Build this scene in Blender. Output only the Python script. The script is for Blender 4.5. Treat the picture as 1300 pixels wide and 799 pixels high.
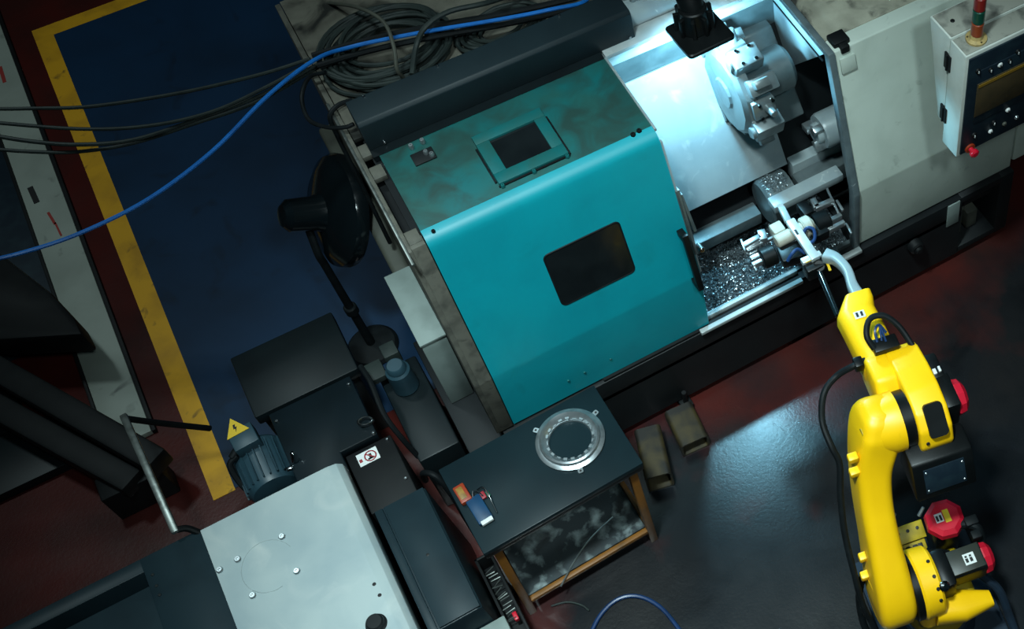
import bpy, bmesh, math, random
from mathutils import Vector, Matrix
random.seed(7)
for _o in list(bpy.data.objects):
    bpy.data.objects.remove(_o)
sc = bpy.context.scene
COL = sc.collection
PI = math.pi

# ------------------------------------------------------------------ camera
cam_d = bpy.data.cameras.new('camera')
cam = bpy.data.objects.new('camera', cam_d)
COL.objects.link(cam)
_r = Vector((0.8403, -0.5423, 0.0190)).normalized()
_f = Vector((0.3200, 0.4670, -0.8240)).normalized()
_r = (_r - _f * _r.dot(_f)).normalized()
_u = _r.cross(_f)
cam.matrix_world = Matrix(((_r.x, _u.x, -_f.x, 0), (_r.y, _u.y, -_f.y, 0), (_r.z, _u.z, -_f.z, 6.0), (0, 0, 0, 1)))
cam_d.sensor_fit = 'HORIZONTAL'
cam_d.sensor_width = 36
cam_d.lens = 1684.58 / 1300 * 36
cam_d.shift_x = (650 - 1126.2) / 1300
cam_d.shift_y = (317.4 - 399.5) / 1300
cam_d.clip_end = 100
sc.camera = cam

# ------------------------------------------------------------------ light
sc.view_settings.view_transform = 'Standard'
sc.view_settings.look = 'None'
sc.view_settings.gamma = 1
sc.view_settings.use_curve_mapping = False
sc.view_settings.exposure = 0.0
world = bpy.data.worlds.new('hall_dusk')
sc.world = world
world.use_nodes = True
world.node_tree.nodes['Background'].inputs[0].default_value = (0.25, 0.55, 0.75, 1)
world.node_tree.nodes['Background'].inputs[1].default_value = 0.016


def lamp(name, kind, loc, target, energy, color, size=0.5, spot=60, blend=1.0):
    d = bpy.data.lights.new(name, kind)
    d.energy = energy
    d.color = color
    if kind == 'AREA':
        d.size = size
    else:
        d.shadow_soft_size = size
    if kind == 'SPOT':
        d.spot_size = math.radians(spot)
        d.spot_blend = blend
    o = bpy.data.objects.new(name, d)
    COL.objects.link(o)
    o.location = loc
    o.rotation_euler = (Vector(target) - Vector(loc)).to_track_quat('-Z', 'Y').to_euler()
    return o


# hall ceiling lamps plus one added front fill, unseen above the camera
lamp('high_bay_lamp_offscreen', 'SPOT', (-0.5, 1.5, 8.5), (0.9, 2.1, 0), 3100, (0.76, 0.97, 0.99), 0.35, 46, 1.0)
lamp('high_bay_lamp_rear_offscreen', 'SPOT', (-1.6, 6.2, 8.5), (-1.4, 5.6, 0), 620, (0.76, 0.97, 0.99), 0.35, 66, 1.0)
lamp('door_fill_offscreen', 'SPOT', (0.9, -1.6, 8.5), (1.1, 3.1, 1.0), 750, (0.76, 0.97, 0.99), 0.35, 46, 1.0)  # added fill that brightens the door front, no known lamp there


# ------------------------------------------------------------------ materials
def lin(c):
    if isinstance(c, str):
        c = [int(c[i:i + 2], 16) / 255 for i in (0, 2, 4)]
        c = [x / 12.92 if x <= 0.04045 else ((x + 0.055) / 1.055) ** 2.4 for x in c]
    return (c[0], c[1], c[2], 1)


MATS = {}


def mat(name, c1, c2=None, scale=6.0, lo=0.45, hi=0.7, rough=0.5, metal=0.0, bump=0.0, bscale=60.0, rough2=None,
        c3=None, scale3=2.0, lo3=0.55, hi3=0.75, emit=None, spec=0.5, coat=0.0):
    m = bpy.data.materials.new(name)
    m.use_nodes = True
    nt = m.node_tree
    N = nt.nodes
    L = nt.links
    b = N['Principled BSDF']
    b.inputs['Base Color'].default_value = lin(c1)
    b.inputs['Roughness'].default_value = rough
    b.inputs['Metallic'].default_value = metal
    b.inputs['Specular IOR Level'].default_value = spec
    b.inputs['Coat Weight'].default_value = coat
    tc = None
    if c2 or bump or rough2:
        tc = N.new('ShaderNodeTexCoord')

    def noise(sc_, det=6.0, dist=0.3):
        n = N.new('ShaderNodeTexNoise')
        n.inputs['Scale'].default_value = sc_
        n.inputs['Detail'].default_value = det
        n.inputs['Distortion'].default_value = dist
        L.new(tc.outputs['Object'], n.inputs['Vector'])
        return n

    def ramp(n, a, c):
        r = N.new('ShaderNodeMapRange')
        r.inputs[1].default_value = a
        r.inputs[2].default_value = c
        L.new(n.outputs['Fac'], r.inputs[0])
        return r
    if c2:
        r = ramp(noise(scale), lo, hi)
        mx = N.new('ShaderNodeMix')
        mx.data_type = 'RGBA'
        L.new(r.outputs[0], mx.inputs[0])
        mx.inputs[6].default_value = lin(c1)
        mx.inputs[7].default_value = lin(c2)
        out = mx.outputs[2]
        if c3:
            r3 = ramp(noise(scale3, 8.0, 0.8), lo3, hi3)
            m3 = N.new('ShaderNodeMix')
            m3.data_type = 'RGBA'
            L.new(r3.outputs[0], m3.inputs[0])
            L.new(out, m3.inputs[6])
            m3.inputs[7].default_value = lin(c3)
            out = m3.outputs[2]
        L.new(out, b.inputs['Base Color'])
        if rough2 is not None:
            rr = N.new('ShaderNodeMapRange')
            rr.inputs[3].default_value = rough
            rr.inputs[4].default_value = rough2
            L.new(r.outputs[0], rr.inputs[0])
            L.new(rr.outputs[0], b.inputs['Roughness'])
    if bump:
        bn = N.new('ShaderNodeBump')
        bn.inputs['Strength'].default_value = bump
        bn.inputs['Distance'].default_value = 0.01
        L.new(noise(bscale).outputs['Fac'], bn.inputs['Height'])
        L.new(bn.outputs[0], b.inputs['Normal'])
    if emit:
        b.inputs['Emission Color'].default_value = lin(emit[0])
        b.inputs['Emission Strength'].default_value = emit[1]
    MATS[name] = m
    return m


mat('teal_paint', '0093a1', '008492', 3.0, 0.4, 0.75, rough=0.45, c3='047f86', scale3=5, lo3=0.6, hi3=0.9)
mat('teal_grimy_shaded', '0a5d5f', '1f524e', 5.0, 0.35, 0.62, rough=0.5, c3='213f3b', scale3=7, lo3=0.40, hi3=0.66, spec=0.3)  # grime patches over a teal that is darkened to match shade
mat('teal_frame', '0a5d5f', '1f524e', 8.0, 0.4, 0.7, rough=0.5, spec=0.3)
mat('cream_paint', 'b9c4ba', 'a8b3a9', 4.0, 0.4, 0.75, rough=0.5, c3='98a299', scale3=14, lo3=0.62, hi3=0.8)
mat('cream_grimy', '9c9b8b', '7c7b6d', 6.0, 0.4, 0.65, rough=0.7, c3='2c2d29', scale3=5.5, lo3=0.52, hi3=0.64, bump=0.2, bscale=30)
mat('rust_top', '66645a', '4c4a42', 6.0, 0.4, 0.65, rough=0.75, c3='1f201d', scale3=5.5, lo3=0.50, hi3=0.64, bump=0.2, bscale=30, spec=0.25)
mat('pendant_paint', 'c9cfc8', 'b3bab2', 7.0, 0.45, 0.8, rough=0.5)
mat('pendant_grimy', '93948a', '4b4d49', 12.0, 0.5, 0.72, rough=0.6)
mat('panel_dark', '13202a', '1b2b33', 12.0, 0.45, 0.7, rough=0.5, spec=0.25)
mat('screen', '4a3f2c', '3a3426', 9.0, 0.4, 0.7, rough=0.15)
mat('screen_bar', '8a6a22', rough=0.4)
mat('base_grey', '15191b', '101315', 6.0, 0.4, 0.7, rough=0.55, spec=0.25)
mat('base_dark', '0a0d0f', '121516', 8.0, 0.45, 0.7, rough=0.6, spec=0.25)
mat('canopy_grey', '1a272c', '152025', 3.0, 0.4, 0.7, rough=0.5, spec=0.25)
mat('frame_grey', '5b5a52', '3f3f3a', 12.0, 0.45, 0.7, rough=0.55, c3='33332f', scale3=20, lo3=0.6, hi3=0.8, spec=0.25)
mat('steel_edge', '8d938f', '5d625f', 20.0, 0.45, 0.7, rough=0.35, metal=0.8)
mat('box_white', '7d8a86', '6a7672', 8.0, 0.45, 0.8, rough=0.55)
mat('box_grey', '4b4d45', '3c3e38', 7.0, 0.45, 0.8, rough=0.6, spec=0.25)
mat('liner_grey', '8b9799', '76838a', 6.0, 0.4, 0.75, rough=0.35, c3='b4bbbb', scale3=18, lo3=0.66, hi3=0.8)
mat('sheet_steel', 'a6aeae', '8e9798', 3.0, 0.35, 0.75, rough=0.42, c3='b6baba', scale3=9, lo3=0.55, hi3=0.75, bump=0.15, bscale=9)
mat('turret_steel', '7c8688', '626c6f', 14.0, 0.45, 0.8, rough=0.33, metal=0.55)
mat('machine_steel', '5f696b', '485254', 10.0, 0.4, 0.75, rough=0.4, metal=0.4)
mat('rim_grey', '5a676b', '465156', 14, 0.4, 0.75, rough=0.4, c3='a3adae', scale3=30, lo3=0.68, hi3=0.8)
mat('way_steel', '8b9699', '747f83', 3.0, 0.35, 0.75, rough=0.42, c3='9fa6a6', scale3=9, lo3=0.55, hi3=0.75, bump=0.2, bscale=9)
mat('hose_dark', '16345f', '122a4c', 10, 0.45, 0.75, rough=0.35)
mat('chrome', 'c9ced0', rough=0.15, metal=1.0)
mat('silver', 'b9c1c4', '8f999d', 20, 0.45, 0.75, rough=0.28, metal=0.85)
mat('aluminium', 'c4cbcb', 'aab3b4', 12, 0.45, 0.75, rough=0.35, metal=0.3)
mat('beige_plastic', 'aaa799', '918e80', 10, 0.45, 0.75, rough=0.5)
mat('black_plastic', '0b0e0f', '111516', 8, 0.45, 0.7, rough=0.42, spec=0.25)
mat('black_gloss', '0b1215', rough=0.15)
mat('rubber', '0e1214', '151a1c', 14, 0.45, 0.7, rough=0.55, spec=0.15)
mat('rubber_grey', '272f2d', '1d2424', 14, 0.45, 0.7, rough=0.55, spec=0.25)
mat('hose_blue', '1669ba', '12569c', 10, 0.45, 0.75, rough=0.35)
mat('robot_yellow', 'ffc60a', 'f4ba06', 4, 0.4, 0.75, rough=0.42, c3='d19f08', scale3=11, lo3=0.66, hi3=0.85)
mat('yellow_dull', 'a88d0c', '7f6c12', 12, 0.45, 0.7, rough=0.5)
mat('robot_black', '0a0d0e', '111415', 10, 0.45, 0.7, rough=0.4, spec=0.25)
mat('motor_olive', '2c302a', '22251f', 10, 0.45, 0.7, rough=0.45)
mat('red_cap', 'c2142c', 'a80f26', 8, 0.45, 0.75, rough=0.4)
mat('sticker_white', 'd5d8d6', rough=0.5)
mat('sticker_yellow', 'd8b21c', rough=0.5)
mat('sticker_red', '8e1f2a', rough=0.5)
mat('ink', '0d0d0e', rough=0.6)
mat('navy_cloth', '0d2233', '0a1825', 7, 0.45, 0.7, rough=0.7, bump=0.3, bscale=20)
mat('tin_white', 'a9b6b6', '8b9da3', 3.0, 0.4, 0.75, rough=0.48, c3='b6bfbd', scale3=6, lo3=0.55, hi3=0.8)
mat('grey_paint', '1e2d33', '18252b', 5, 0.45, 0.75, rough=0.4, spec=0.15)
mat('grey_paint_dark', '0e171a', '0b1114', 5, 0.45, 0.75, rough=0.45, spec=0.25)
mat('tank_black', '101a1f', '0c1417', 5, 0.45, 0.75, rough=0.4, spec=0.12)
mat('motor_blue', '27414c', '1f343d', 6, 0.45, 0.75, rough=0.42)
mat('table_black', '15252a', '121e23', 3, 0.4, 0.75, rough=0.36, spec=0.12)
mat('table_edge', '0e1214', rough=0.5)
mat('frame_orange', '805013', '633f10', 10, 0.45, 0.75, rough=0.5)
mat('shelf_dusty', '222c30', '93a0a0', 12, 0.50, 0.72, rough=0.7, c3='0e1315', scale3=6, lo3=0.5, hi3=0.7, bump=0.3, bscale=40)
mat('tube_ochre', '3a3118', '171510', 9, 0.40, 0.62, rough=0.6)
mat('line_yellow', 'cf9710', 'a07210', 4, 0.45, 0.75, rough=0.55, c3='40341a', scale3=11, lo3=0.6, hi3=0.78)
mat('zone_navy', '0d2c48', '0a2238', 1.6, 0.4, 0.75, rough=0.5, spec=0.3, c3='0b1c2d', scale3=5, lo3=0.6, hi3=0.8)
mat('beam_white', '8f968d', '7c8279', 3, 0.45, 0.8, rough=0.6, c3='4b4f4c', scale3=7, lo3=0.62, hi3=0.78)
mat('red_mark', '8e2b24', rough=0.6)
mat('gauge_blue', '113b5c', '0e304c', 14, 0.45, 0.75, rough=0.4)
mat('gauge_orange', '8f3114', rough=0.45)
mat('gauge_amber', '96702e', '6e501e', 30, 0.4, 0.7, rough=0.45)
mat('light_red', '8b2320', rough=0.3)
mat('light_green', '0f4b3c', rough=0.3)
mat('light_orange', '9a4424', rough=0.3)
mat('socket_cream', 'b89f67', '7a6a47', 30, 0.45, 0.75, rough=0.5)
mat('glass_dark', '161b1d', '0f1315', 6, 0.4, 0.7, rough=0.1)
mat('chips', '8f9ba0', '5c676c', 60, 0.4, 0.7, rough=0.3, metal=0.7)
mat('chip_bed', '3a444a', '222a2f', 80, 0.4, 0.65, rough=0.5, metal=0.3, bump=0.8, bscale=120)
mat('warm_lens', 'e8f6ff', rough=0.4, emit=('d8f2ff', 6.0))
mat('sign_green', '1c5a44', rough=0.5)
mat('floor_dark', '15171a', rough=0.5)


# ------------------------------------------------------------------ mesh helpers
def BM():
    return bmesh.new()


def xf(bm, geom_verts, M):
    if M is not None:
        bmesh.ops.transform(bm, matrix=M, verts=geom_verts)


def box(bm, x0, x1, y0, y1, z0, z1, bev=0.0, seg=2, M=None):
    t = bmesh.new()
    v = [t.verts.new((x, y, z)) for x in (x0, x1) for y in (y0, y1) for z in (z0, z1)]
    for q in ((0, 1, 3, 2), (4, 6, 7, 5), (0, 4, 5, 1), (2, 3, 7, 6), (0, 2, 6, 4), (1, 5, 7, 3)):
        t.faces.new([v[i] for i in q])
    if bev:
        bmesh.ops.bevel(t, geom=list(t.edges), offset=bev, segments=seg, profile=0.5, affect='EDGES')
    merge(bm, t, M)


def merge(bm, t, M=None):
    if M is not None:
        bmesh.ops.transform(t, matrix=M, verts=list(t.verts))
    bmesh.ops.recalc_face_normals(t, faces=list(t.faces))
    me = bpy.data.meshes.new('tmp')
    t.to_mesh(me)
    t.free()
    bm.from_mesh(me)
    bpy.data.meshes.remove(me)


def prism(bm, pts, axis, a0, a1, bev=0.0, seg=2, M=None):
    """polygon pts in the plane across axis, extruded a0..a1"""
    t = bmesh.new()

    def mk(p, a):
        return {'x': (a, p[0], p[1]), 'y': (p[0], a, p[1]), 'z': (p[0], p[1], a)}[axis]
    A = [t.verts.new(mk(p, a0)) for p in pts]
    B = [t.verts.new(mk(p, a1)) for p in pts]
    n = len(pts)
    t.faces.new(A)
    t.faces.new(list(reversed(B)))
    for i in range(n):
        t.faces.new((A[i], B[i], B[(i + 1) % n], A[(i + 1) % n]))
    bmesh.ops.recalc_face_normals(t, faces=list(t.faces))
    if bev:
        bmesh.ops.bevel(t, geom=list(t.edges), offset=bev, segments=seg, profile=0.5, affect='EDGES')
    merge(bm, t, M)


def smooth_path(pts, k=6, closed=False):
    P = [Vector(p) for p in pts]
    n = len(P)
    out = []
    rng = range(n if closed else n - 1)
    for i in rng:
        p1, p2 = P[i], P[(i + 1) % n]
        p0 = P[i - 1] if (i > 0 or closed) else p1 * 2 - p2
        p3 = P[(i + 2) % n] if (i + 2 < n or closed) else p2 * 2 - p1
        for j in range(k):
            t = j / k
            out.append(0.5 * ((2 * p1) + (p2 - p0) * t + (2 * p0 - 5 * p1 + 4 * p2 - p3) * t * t + (3 * p1 - p0 - 3 * p2 + p3) * t ** 3))
    if not closed:
        out.append(P[-1])
    return out


def tube(bm, pts, r, n=8, closed=False, k=6, M=None, raw=False):
    t = bmesh.new()
    path = [Vector(p) for p in pts] if raw else smooth_path(pts, k, closed)
    m = len(path)
    up = Vector((0.13, 0.21, 0.97))
    rings = []
    for i, p in enumerate(path):
        a = path[i - 1] if (i > 0 or closed) else path[0]
        b = path[(i + 1) % m] if (i < m - 1 or closed) else path[-1]
        d = (b - a)
        d = d.normalized() if d.length > 1e-9 else Vector((1, 0, 0))
        s = d.cross(up)
        s = s.normalized() if s.length > 1e-6 else Vector((1, 0, 0))
        w = s.cross(d).normalized()
        up = w
        rings.append([t.verts.new(p + (s * math.cos(2 * PI * j / n) + w * math.sin(2 * PI * j / n)) * r) for j in range(n)])
    for i in range(m if closed else m - 1):
        A, B = rings[i], rings[(i + 1) % m]
        for j in range(n):
            t.faces.new((A[j], A[(j + 1) % n], B[(j + 1) % n], B[j]))
    if not closed:
        t.faces.new(list(reversed(rings[0])))
        t.faces.new(rings[-1])
    merge(bm, t, M)


def axis_mat(p0, d):
    return Matrix.Translation(Vector(p0)) @ Vector(d).to_track_quat('Z', 'Y').to_matrix().to_4x4()


def lathe(bm, prof, p0, d, n=32, M=None, phase=0.0):
    """prof: list of (r, h) revolved about direction d from p0"""
    t = bmesh.new()
    rings = []
    for r, h in prof:
        if r < 1e-6:
            rings.append([t.verts.new((0, 0, h))])
        else:
            rings.append([t.verts.new((r * math.cos(2 * PI * j / n + phase), r * math.sin(2 * PI * j / n + phase), h)) for j in range(n)])
    for A, B in zip(rings, rings[1:]):
        if len(A) == 1 and len(B) == 1:
            continue
        for j in range(n):
            j2 = (j + 1) % n
            if len(A) == 1:
                t.faces.new((A[0], B[j2], B[j]))
            elif len(B) == 1:
                t.faces.new((A[j], A[j2], B[0]))
            else:
                t.faces.new((A[j], A[j2], B[j2], B[j]))
    if len(rings[0]) > 1 and prof[0] != prof[-1]:
        t.faces.new(list(reversed(rings[0])))
    if len(rings[-1]) > 1 and prof[0] != prof[-1]:
        t.faces.new(rings[-1])
    mm = axis_mat(p0, d)
    if M is not None:
        mm = M @ mm
    merge(bm, t, mm)


def cyl(bm, p0, p1, r, r1=None, n=24, bev=0.0, M=None, phase=0.0):
    p0, p1 = Vector(p0), Vector(p1)
    h = (p1 - p0).length
    r1 = r if r1 is None else r1
    if bev:
        prof = [(r - bev, 0), (r, bev), (r1, h - bev), (r1 - bev, h)]
    else:
        prof = [(r, 0), (r1, h)]
    lathe(bm, prof, p0, p1 - p0, n, M, phase)


def rrect(c, ax, ay, w, h, rad, n=4):
    """ring of points: rounded rectangle w x h about c, in the axes ax, ay"""
    c, ax, ay = Vector(c), Vector(ax), Vector(ay)
    rad = min(rad, w / 2 * 0.999, h / 2 * 0.999)
    out = []
    for k, (sx, sy) in enumerate(((1, 1), (-1, 1), (-1, -1), (1, -1))):
        for j in range(n + 1):
            a = PI / 2 * k + PI / 2 * j / n
            out.append(c + ax * (sx * (w / 2 - rad) + rad * math.cos(a)) + ay * (sy * (h / 2 - rad) + rad * math.sin(a)))
    return out


def loft(bm, rings, M=None):
    t = bmesh.new()
    R = [[t.verts.new(p) for p in r] for r in rings]
    n = len(R[0])
    for A, B in zip(R, R[1:]):
        for j in range(n):
            t.faces.new((A[j], A[(j + 1) % n], B[(j + 1) % n], B[j]))
    t.faces.new(list(reversed(R[0])))
    t.faces.new(R[-1])
    merge(bm, t, M)


def bar(bm, p0, p1, w, h, bev=0.002, up=(0, 0, 1), M=None):
    """rectangular bar from p0 to p1, w across, h along up"""
    p0, p1 = Vector(p0), Vector(p1)
    d = (p1 - p0).normalized()
    s = d.cross(Vector(up)).normalized()
    u = s.cross(d).normalized()
    L = (p1 - p0).length
    mm = Matrix((( s.x, d.x, u.x, p0.x), (s.y, d.y, u.y, p0.y), (s.z, d.z, u.z, p0.z), (0, 0, 0, 1)))
    if M is not None:
        mm = M @ mm
    box(bm, -w / 2, w / 2, 0, L, -h / 2, h / 2, bev, 2, mm)


def obj(name, bm, material, parent=None, label=None, smooth=35, kind=None):
    if not bm.verts:
        raise RuntimeError(name)
    xs = [v.co for v in bm.verts]
    c = Vector([(min(p[i] for p in xs) + max(p[i] for p in xs)) / 2 for i in range(3)])
    bmesh.ops.translate(bm, vec=-c, verts=list(bm.verts))
    me = bpy.data.meshes.new(name)
    bm.to_mesh(me)
    bm.free()
    for p in me.polygons:
        p.use_smooth = True
    me.set_sharp_from_angle(angle=math.radians(smooth))
    me.materials.append(MATS[material])
    o = bpy.data.objects.new(name, me)
    COL.objects.link(o)
    if parent is not None:
        o.parent = parent
        pl = Vector((0, 0, 0))
        q = parent
        while q is not None:
            pl += q.location
            q = q.parent
        o.location = c - pl
    else:
        o.location = c
    if label:
        o['label'] = label
    if kind:
        o['kind'] = kind
    return o


def tag(o, label, cat, group=None):
    o['label'] = label
    o['category'] = cat
    if group:
        o['group'] = group
    return o


def thing(name, label, cat, loc, group=None):
    o = bpy.data.objects.new(name, None)
    o.empty_display_size = 0.1
    o.location = loc
    COL.objects.link(o)
    return tag(o, label, cat, group)


def copy_at(o, loc, parent):
    c = o.copy()
    COL.objects.link(c)
    c.parent = parent
    c.location = loc
    return c


def screw(name, p, d, r, h, material, parent, n=12):
    b = BM()
    lathe(b, [(r, 0), (r, h * 0.6), (r * 0.75, h), (r * 0.35, h), (r * 0.3, h * 0.6), (0, h * 0.6)], p, d, n)
    return obj(name, b, material, parent)


# ------------------------------------------------------------------ floor
def floor_material():
    m = mat('floor_paint', '13171b', '181718', 1.6, 0.35, 0.7, rough=0.24, bump=0.06, bscale=70, rough2=0.33, c3='0c0e11', scale3=3.0, lo3=0.5, hi3=0.7, spec=0.5)
    # worn red floor paint survives along the lathe foot and on the left hand side
    nt = m.node_tree
    N, L = nt.nodes, nt.links
    bs = N['Principled BSDF']
    old = bs.inputs['Base Color'].links[0].from_socket
    tc = N.new('ShaderNodeTexCoord')
    sp = N.new('ShaderNodeSeparateXYZ')
    L.new(tc.outputs['Object'], sp.inputs[0])

    def mth(op, a, c):
        n = N.new('ShaderNodeMath')
        n.operation = op
        for k, v in enumerate((a, c)):
            if isinstance(v, (int, float)):
                n.inputs[k].default_value = v
            else:
                L.new(v, n.inputs[k])
        return n.outputs[0]
    ya = mth('ADD', sp.outputs['Y'], 1.30)            # floor centre lies at y = 4
    xa = mth('SUBTRACT', -1.05, sp.outputs['X'])      # and x = 1
    base = mth('MULTIPLY', mth('MAXIMUM', ya, xa), 1.6)
    no = N.new('ShaderNodeTexNoise')
    no.inputs['Scale'].default_value = 2.2
    no.inputs['Detail'].default_value = 7
    L.new(tc.outputs['Object'], no.inputs['Vector'])
    fac = mth('ADD', base, mth('MULTIPLY', mth('SUBTRACT', no.outputs['Fac'], 0.47), 3.2))
    cl = N.new('ShaderNodeClamp')
    L.new(fac, cl.inputs[0])
    n2 = N.new('ShaderNodeTexNoise')
    n2.inputs['Scale'].default_value = 1.4
    n2.inputs['Detail'].default_value = 8
    L.new(tc.outputs['Object'], n2.inputs['Vector'])
    mr = N.new('ShaderNodeMapRange')
    mr.inputs[1].default_value = 0.4
    mr.inputs[2].default_value = 0.68
    L.new(n2.outputs['Fac'], mr.inputs[0])
    rd = N.new('ShaderNodeMix')
    rd.data_type = 'RGBA'
    rd.inputs[6].default_value = lin('4a1915')
    rd.inputs[7].default_value = lin('2a1a18')
    L.new(mr.outputs[0], rd.inputs[0])
    mx = N.new('ShaderNodeMix')
    mx.data_type = 'RGBA'
    L.new(cl.outputs[0], mx.inputs[0])
    L.new(old, mx.inputs[6])
    L.new(rd.outputs[2], mx.inputs[7])
    L.new(mx.outputs[2], bs.inputs['Base Color'])
    return m


floor_material()
b = BM()
box(b, -4, 6, -2, 10, -0.1, 0)
floor = obj('floor', b, 'floor_paint', None, kind='structure')
floor['label'] = 'worn red brown painted workshop floor with dark stains'
b = BM()
box(b, -1.1, 3.4, 3.9, 7.42, 0.0, 0.003)
obj('painted_zone', b, 'zone_navy', floor, 'navy blue painted floor zone')
b = BM()
box(b, -1.205, -1.1, 3.89, 7.42, 0.0, 0.004)
obj('painted_line', b, 'line_yellow', floor, 'yellow painted border line')
b = BM()
box(b, -1.205, 3.4, 7.42, 7.52, 0.0, 0.004)
obj('painted_line', b, 'line_yellow', floor, 'yellow painted border line')

mat('wall_paint', '3a4042', '30363a', 1.5, 0.4, 0.7, rough=0.8)
for nm, q in (('wall_back', (-4, 6, 9.9, 10.0)), ('wall_left', (-4.1, -4, -2, 10)), ('wall_right', (6, 6.1, -2, 10))):
    b = BM()
    box(b, *q, 0.0, 5.0)
    obj(nm, b, 'wall_paint', None, 'plain dark grey hall wall', kind='structure')

# ------------------------------------------------------------------ lathe
lathe_root = thing('cnc_lathe', 'teal and cream CNC lathe with its sliding door half open', 'lathe', (1.5, 4.0, 0))
LR = lathe_root
FY, FZ = 3.385, 1.77          # fold of the casing
prof_front = [(3.18, 0.57), (3.18, 1.0), (FY, FZ)]

b = BM()
box(b, 0.10, 2.62, 3.15, 4.9, 0.06, 0.43, 0.0)
box(b, 0.10, 2.62, 3.15, 3.20, 0.40, 0.556, 0.004)
box(b, 0.10, 1.0, 3.2, 4.9, 0.42, 0.556)
box(b, 2.0, 2.62, 3.2, 4.9, 0.42, 0.556)
box(b, 2.86, 2.945, 3.15, 4.9, 0.06, 0.56, 0.006)
box(b, 2.61, 2.87, 3.15, 4.9, 0.51, 0.56, 0.006)
box(b, 2.61, 2.87, 3.15, 4.9, 0.06, 0.11, 0.006)
box(b, 2.61, 2.87, 3.45, 4.9, 0.10, 0.52)
obj('base', b, 'base_grey', LR, 'dark grey lower base')
b = BM()
box(b, 0.14, 2.9, 3.2, 4.86, 0.0, 0.062)
obj('plinth', b, 'base_dark', LR)
b = BM()
box(b, 2.525, 2.6, 3.144, 3.152, 0.37, 0.55, 0.002)
obj('name_plate', b, 'box_white', LR)
b = BM()
cyl(b, (2.32, 3.15, 0.38), (2.32, 3.10, 0.38), 0.045, 0.04, 20, 0.008)
cyl(b, (2.32, 3.11, 0.38), (2.32, 3.085, 0.38), 0.022, 0.02, 16, 0.004)
obj('drain_cap', b, 'base_dark', LR)
b = BM()
box(b, 2.72, 2.79, 3.22, 3.40, 0.12, 0.26, 0.01)
cyl(b, (2.67, 3.25, 0.11), (2.67, 3.25, 0.36), 0.03, 0.03, 14, 0.006)
cyl(b, (2.67, 3.25, 0.34), (2.67, 3.25, 0.38), 0.042, 0.036, 14, 0.006)
obj('lubricator', b, 'box_grey', LR)
b = BM()
box(b, 2.66, 2.84, 3.19, 3.30, 0.40, 0.46, 0.008)
obj('valve_block', b, 'base_dark', LR)
for x in (1.95, 0.95):
    b = BM()
    box(b, x - 0.03, x + 0.03, 3.10, 3.16, 0.0, 0.05, 0.006)
    cyl(b, (x, 3.13, 0.04), (x, 3.13, 0.15), 0.012, 0.012, 10)
    obj('levelling_foot', b, 'base_dark', LR)

# right hand cream cover: sloped front, flat top, solid behind the head wall
b = BM()
prism(b, [(3.2, 0.57), (3.2, 1.0), (FY + 0.025, FZ - 0.025), (4.9, FZ - 0.025), (4.9, 0.57)], 'x', 2.285, 2.93, 0.0, 3)
prism(b, [(3.18, 0.57), (3.18, 1.0), (FY, FZ), (FY + 0.12, FZ), (FY + 0.12, FZ - 0.03), (FY + 0.03, FZ - 0.03), (3.21, 1.0), (3.21, 0.57)], 'x', 2.008, 2.938, 0.008, 3)
obj('headstock_cover', b, 'cream_paint', LR, 'cream painted headstock cover')
b = BM()
box(b, 2.008, 2.93, FY + 0.075, 4.9, FZ - 0.025, FZ + 0.004, 0.002)
obj('headstock_top', b, 'cream_grimy', LR, 'cream top sheet stained with black grime')
b = BM()
prism(b, [(3.19, 0.58), (3.19, 1.0), (3.40, 1.75), (4.8, 1.75), (4.8, 0.58)], 'x', 2.955, 3.6, 0.02, 2)
obj('end_cover', b, 'cream_paint', LR)
b = BM()
for i in range(5):
    t0 = random.uniform(2.05, 2.12)
box(b, 2.02, 2.10, 3.40, 3.47, FZ - 0.01, FZ + 0.025, 0.006)
box(b, 2.04, 2.08, 3.37, 3.42, FZ - 0.02, FZ + 0.018, 0.004)
obj('top_clip', b, 'base_dark', LR)
b = BM()
prism(b, [(3.352, 1.655), (3.372, 1.73), (3.362, 1.733), (3.342, 1.658)], 'x', 2.025, 2.10, 0.002)
obj('cover_patch', b, 'cream_paint', LR)

# jamb rim around the opening
b = BM()
rim = [(3.165, 0.56), (3.165, 1.0), (3.372, FZ + 0.012), (3.92, FZ + 0.012), (3.92, FZ - 0.02), (3.41, FZ - 0.02), (3.215, 1.0), (3.215, 0.56)]
prism(b, rim, 'x', 1.972, 2.006, 0.006, 2)
obj('opening_rim', b, 'rim_grey', LR, 'steel rim of the opening')
b = BM()
prism(b, [(3.47, 1.75), (3.50, 1.645), (3.905, 1.165), (3.97, 1.2), (3.97, 1.75)], 'x', 2.02, 2.04, 0.002)
obj('liner_panel', b, 'liner_grey', LR, 'splash panel above the spindle recess')
b = BM()
box(b, 2.015, 2.022, 3.50, 3.94, 1.60, 1.608, M=None)
obj('panel_seam_bar', b, 'rubber', LR)  # thin dark bar standing in for the gap at the panel seam
b = BM()
prism(b, [(3.22, 0.57), (3.22, 1.0), (3.40, 1.70), (4.0, 1.70), (4.0, 0.57)], 'x', 2.24, 2.285)
obj('head_wall', b, 'base_grey', LR)

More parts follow.
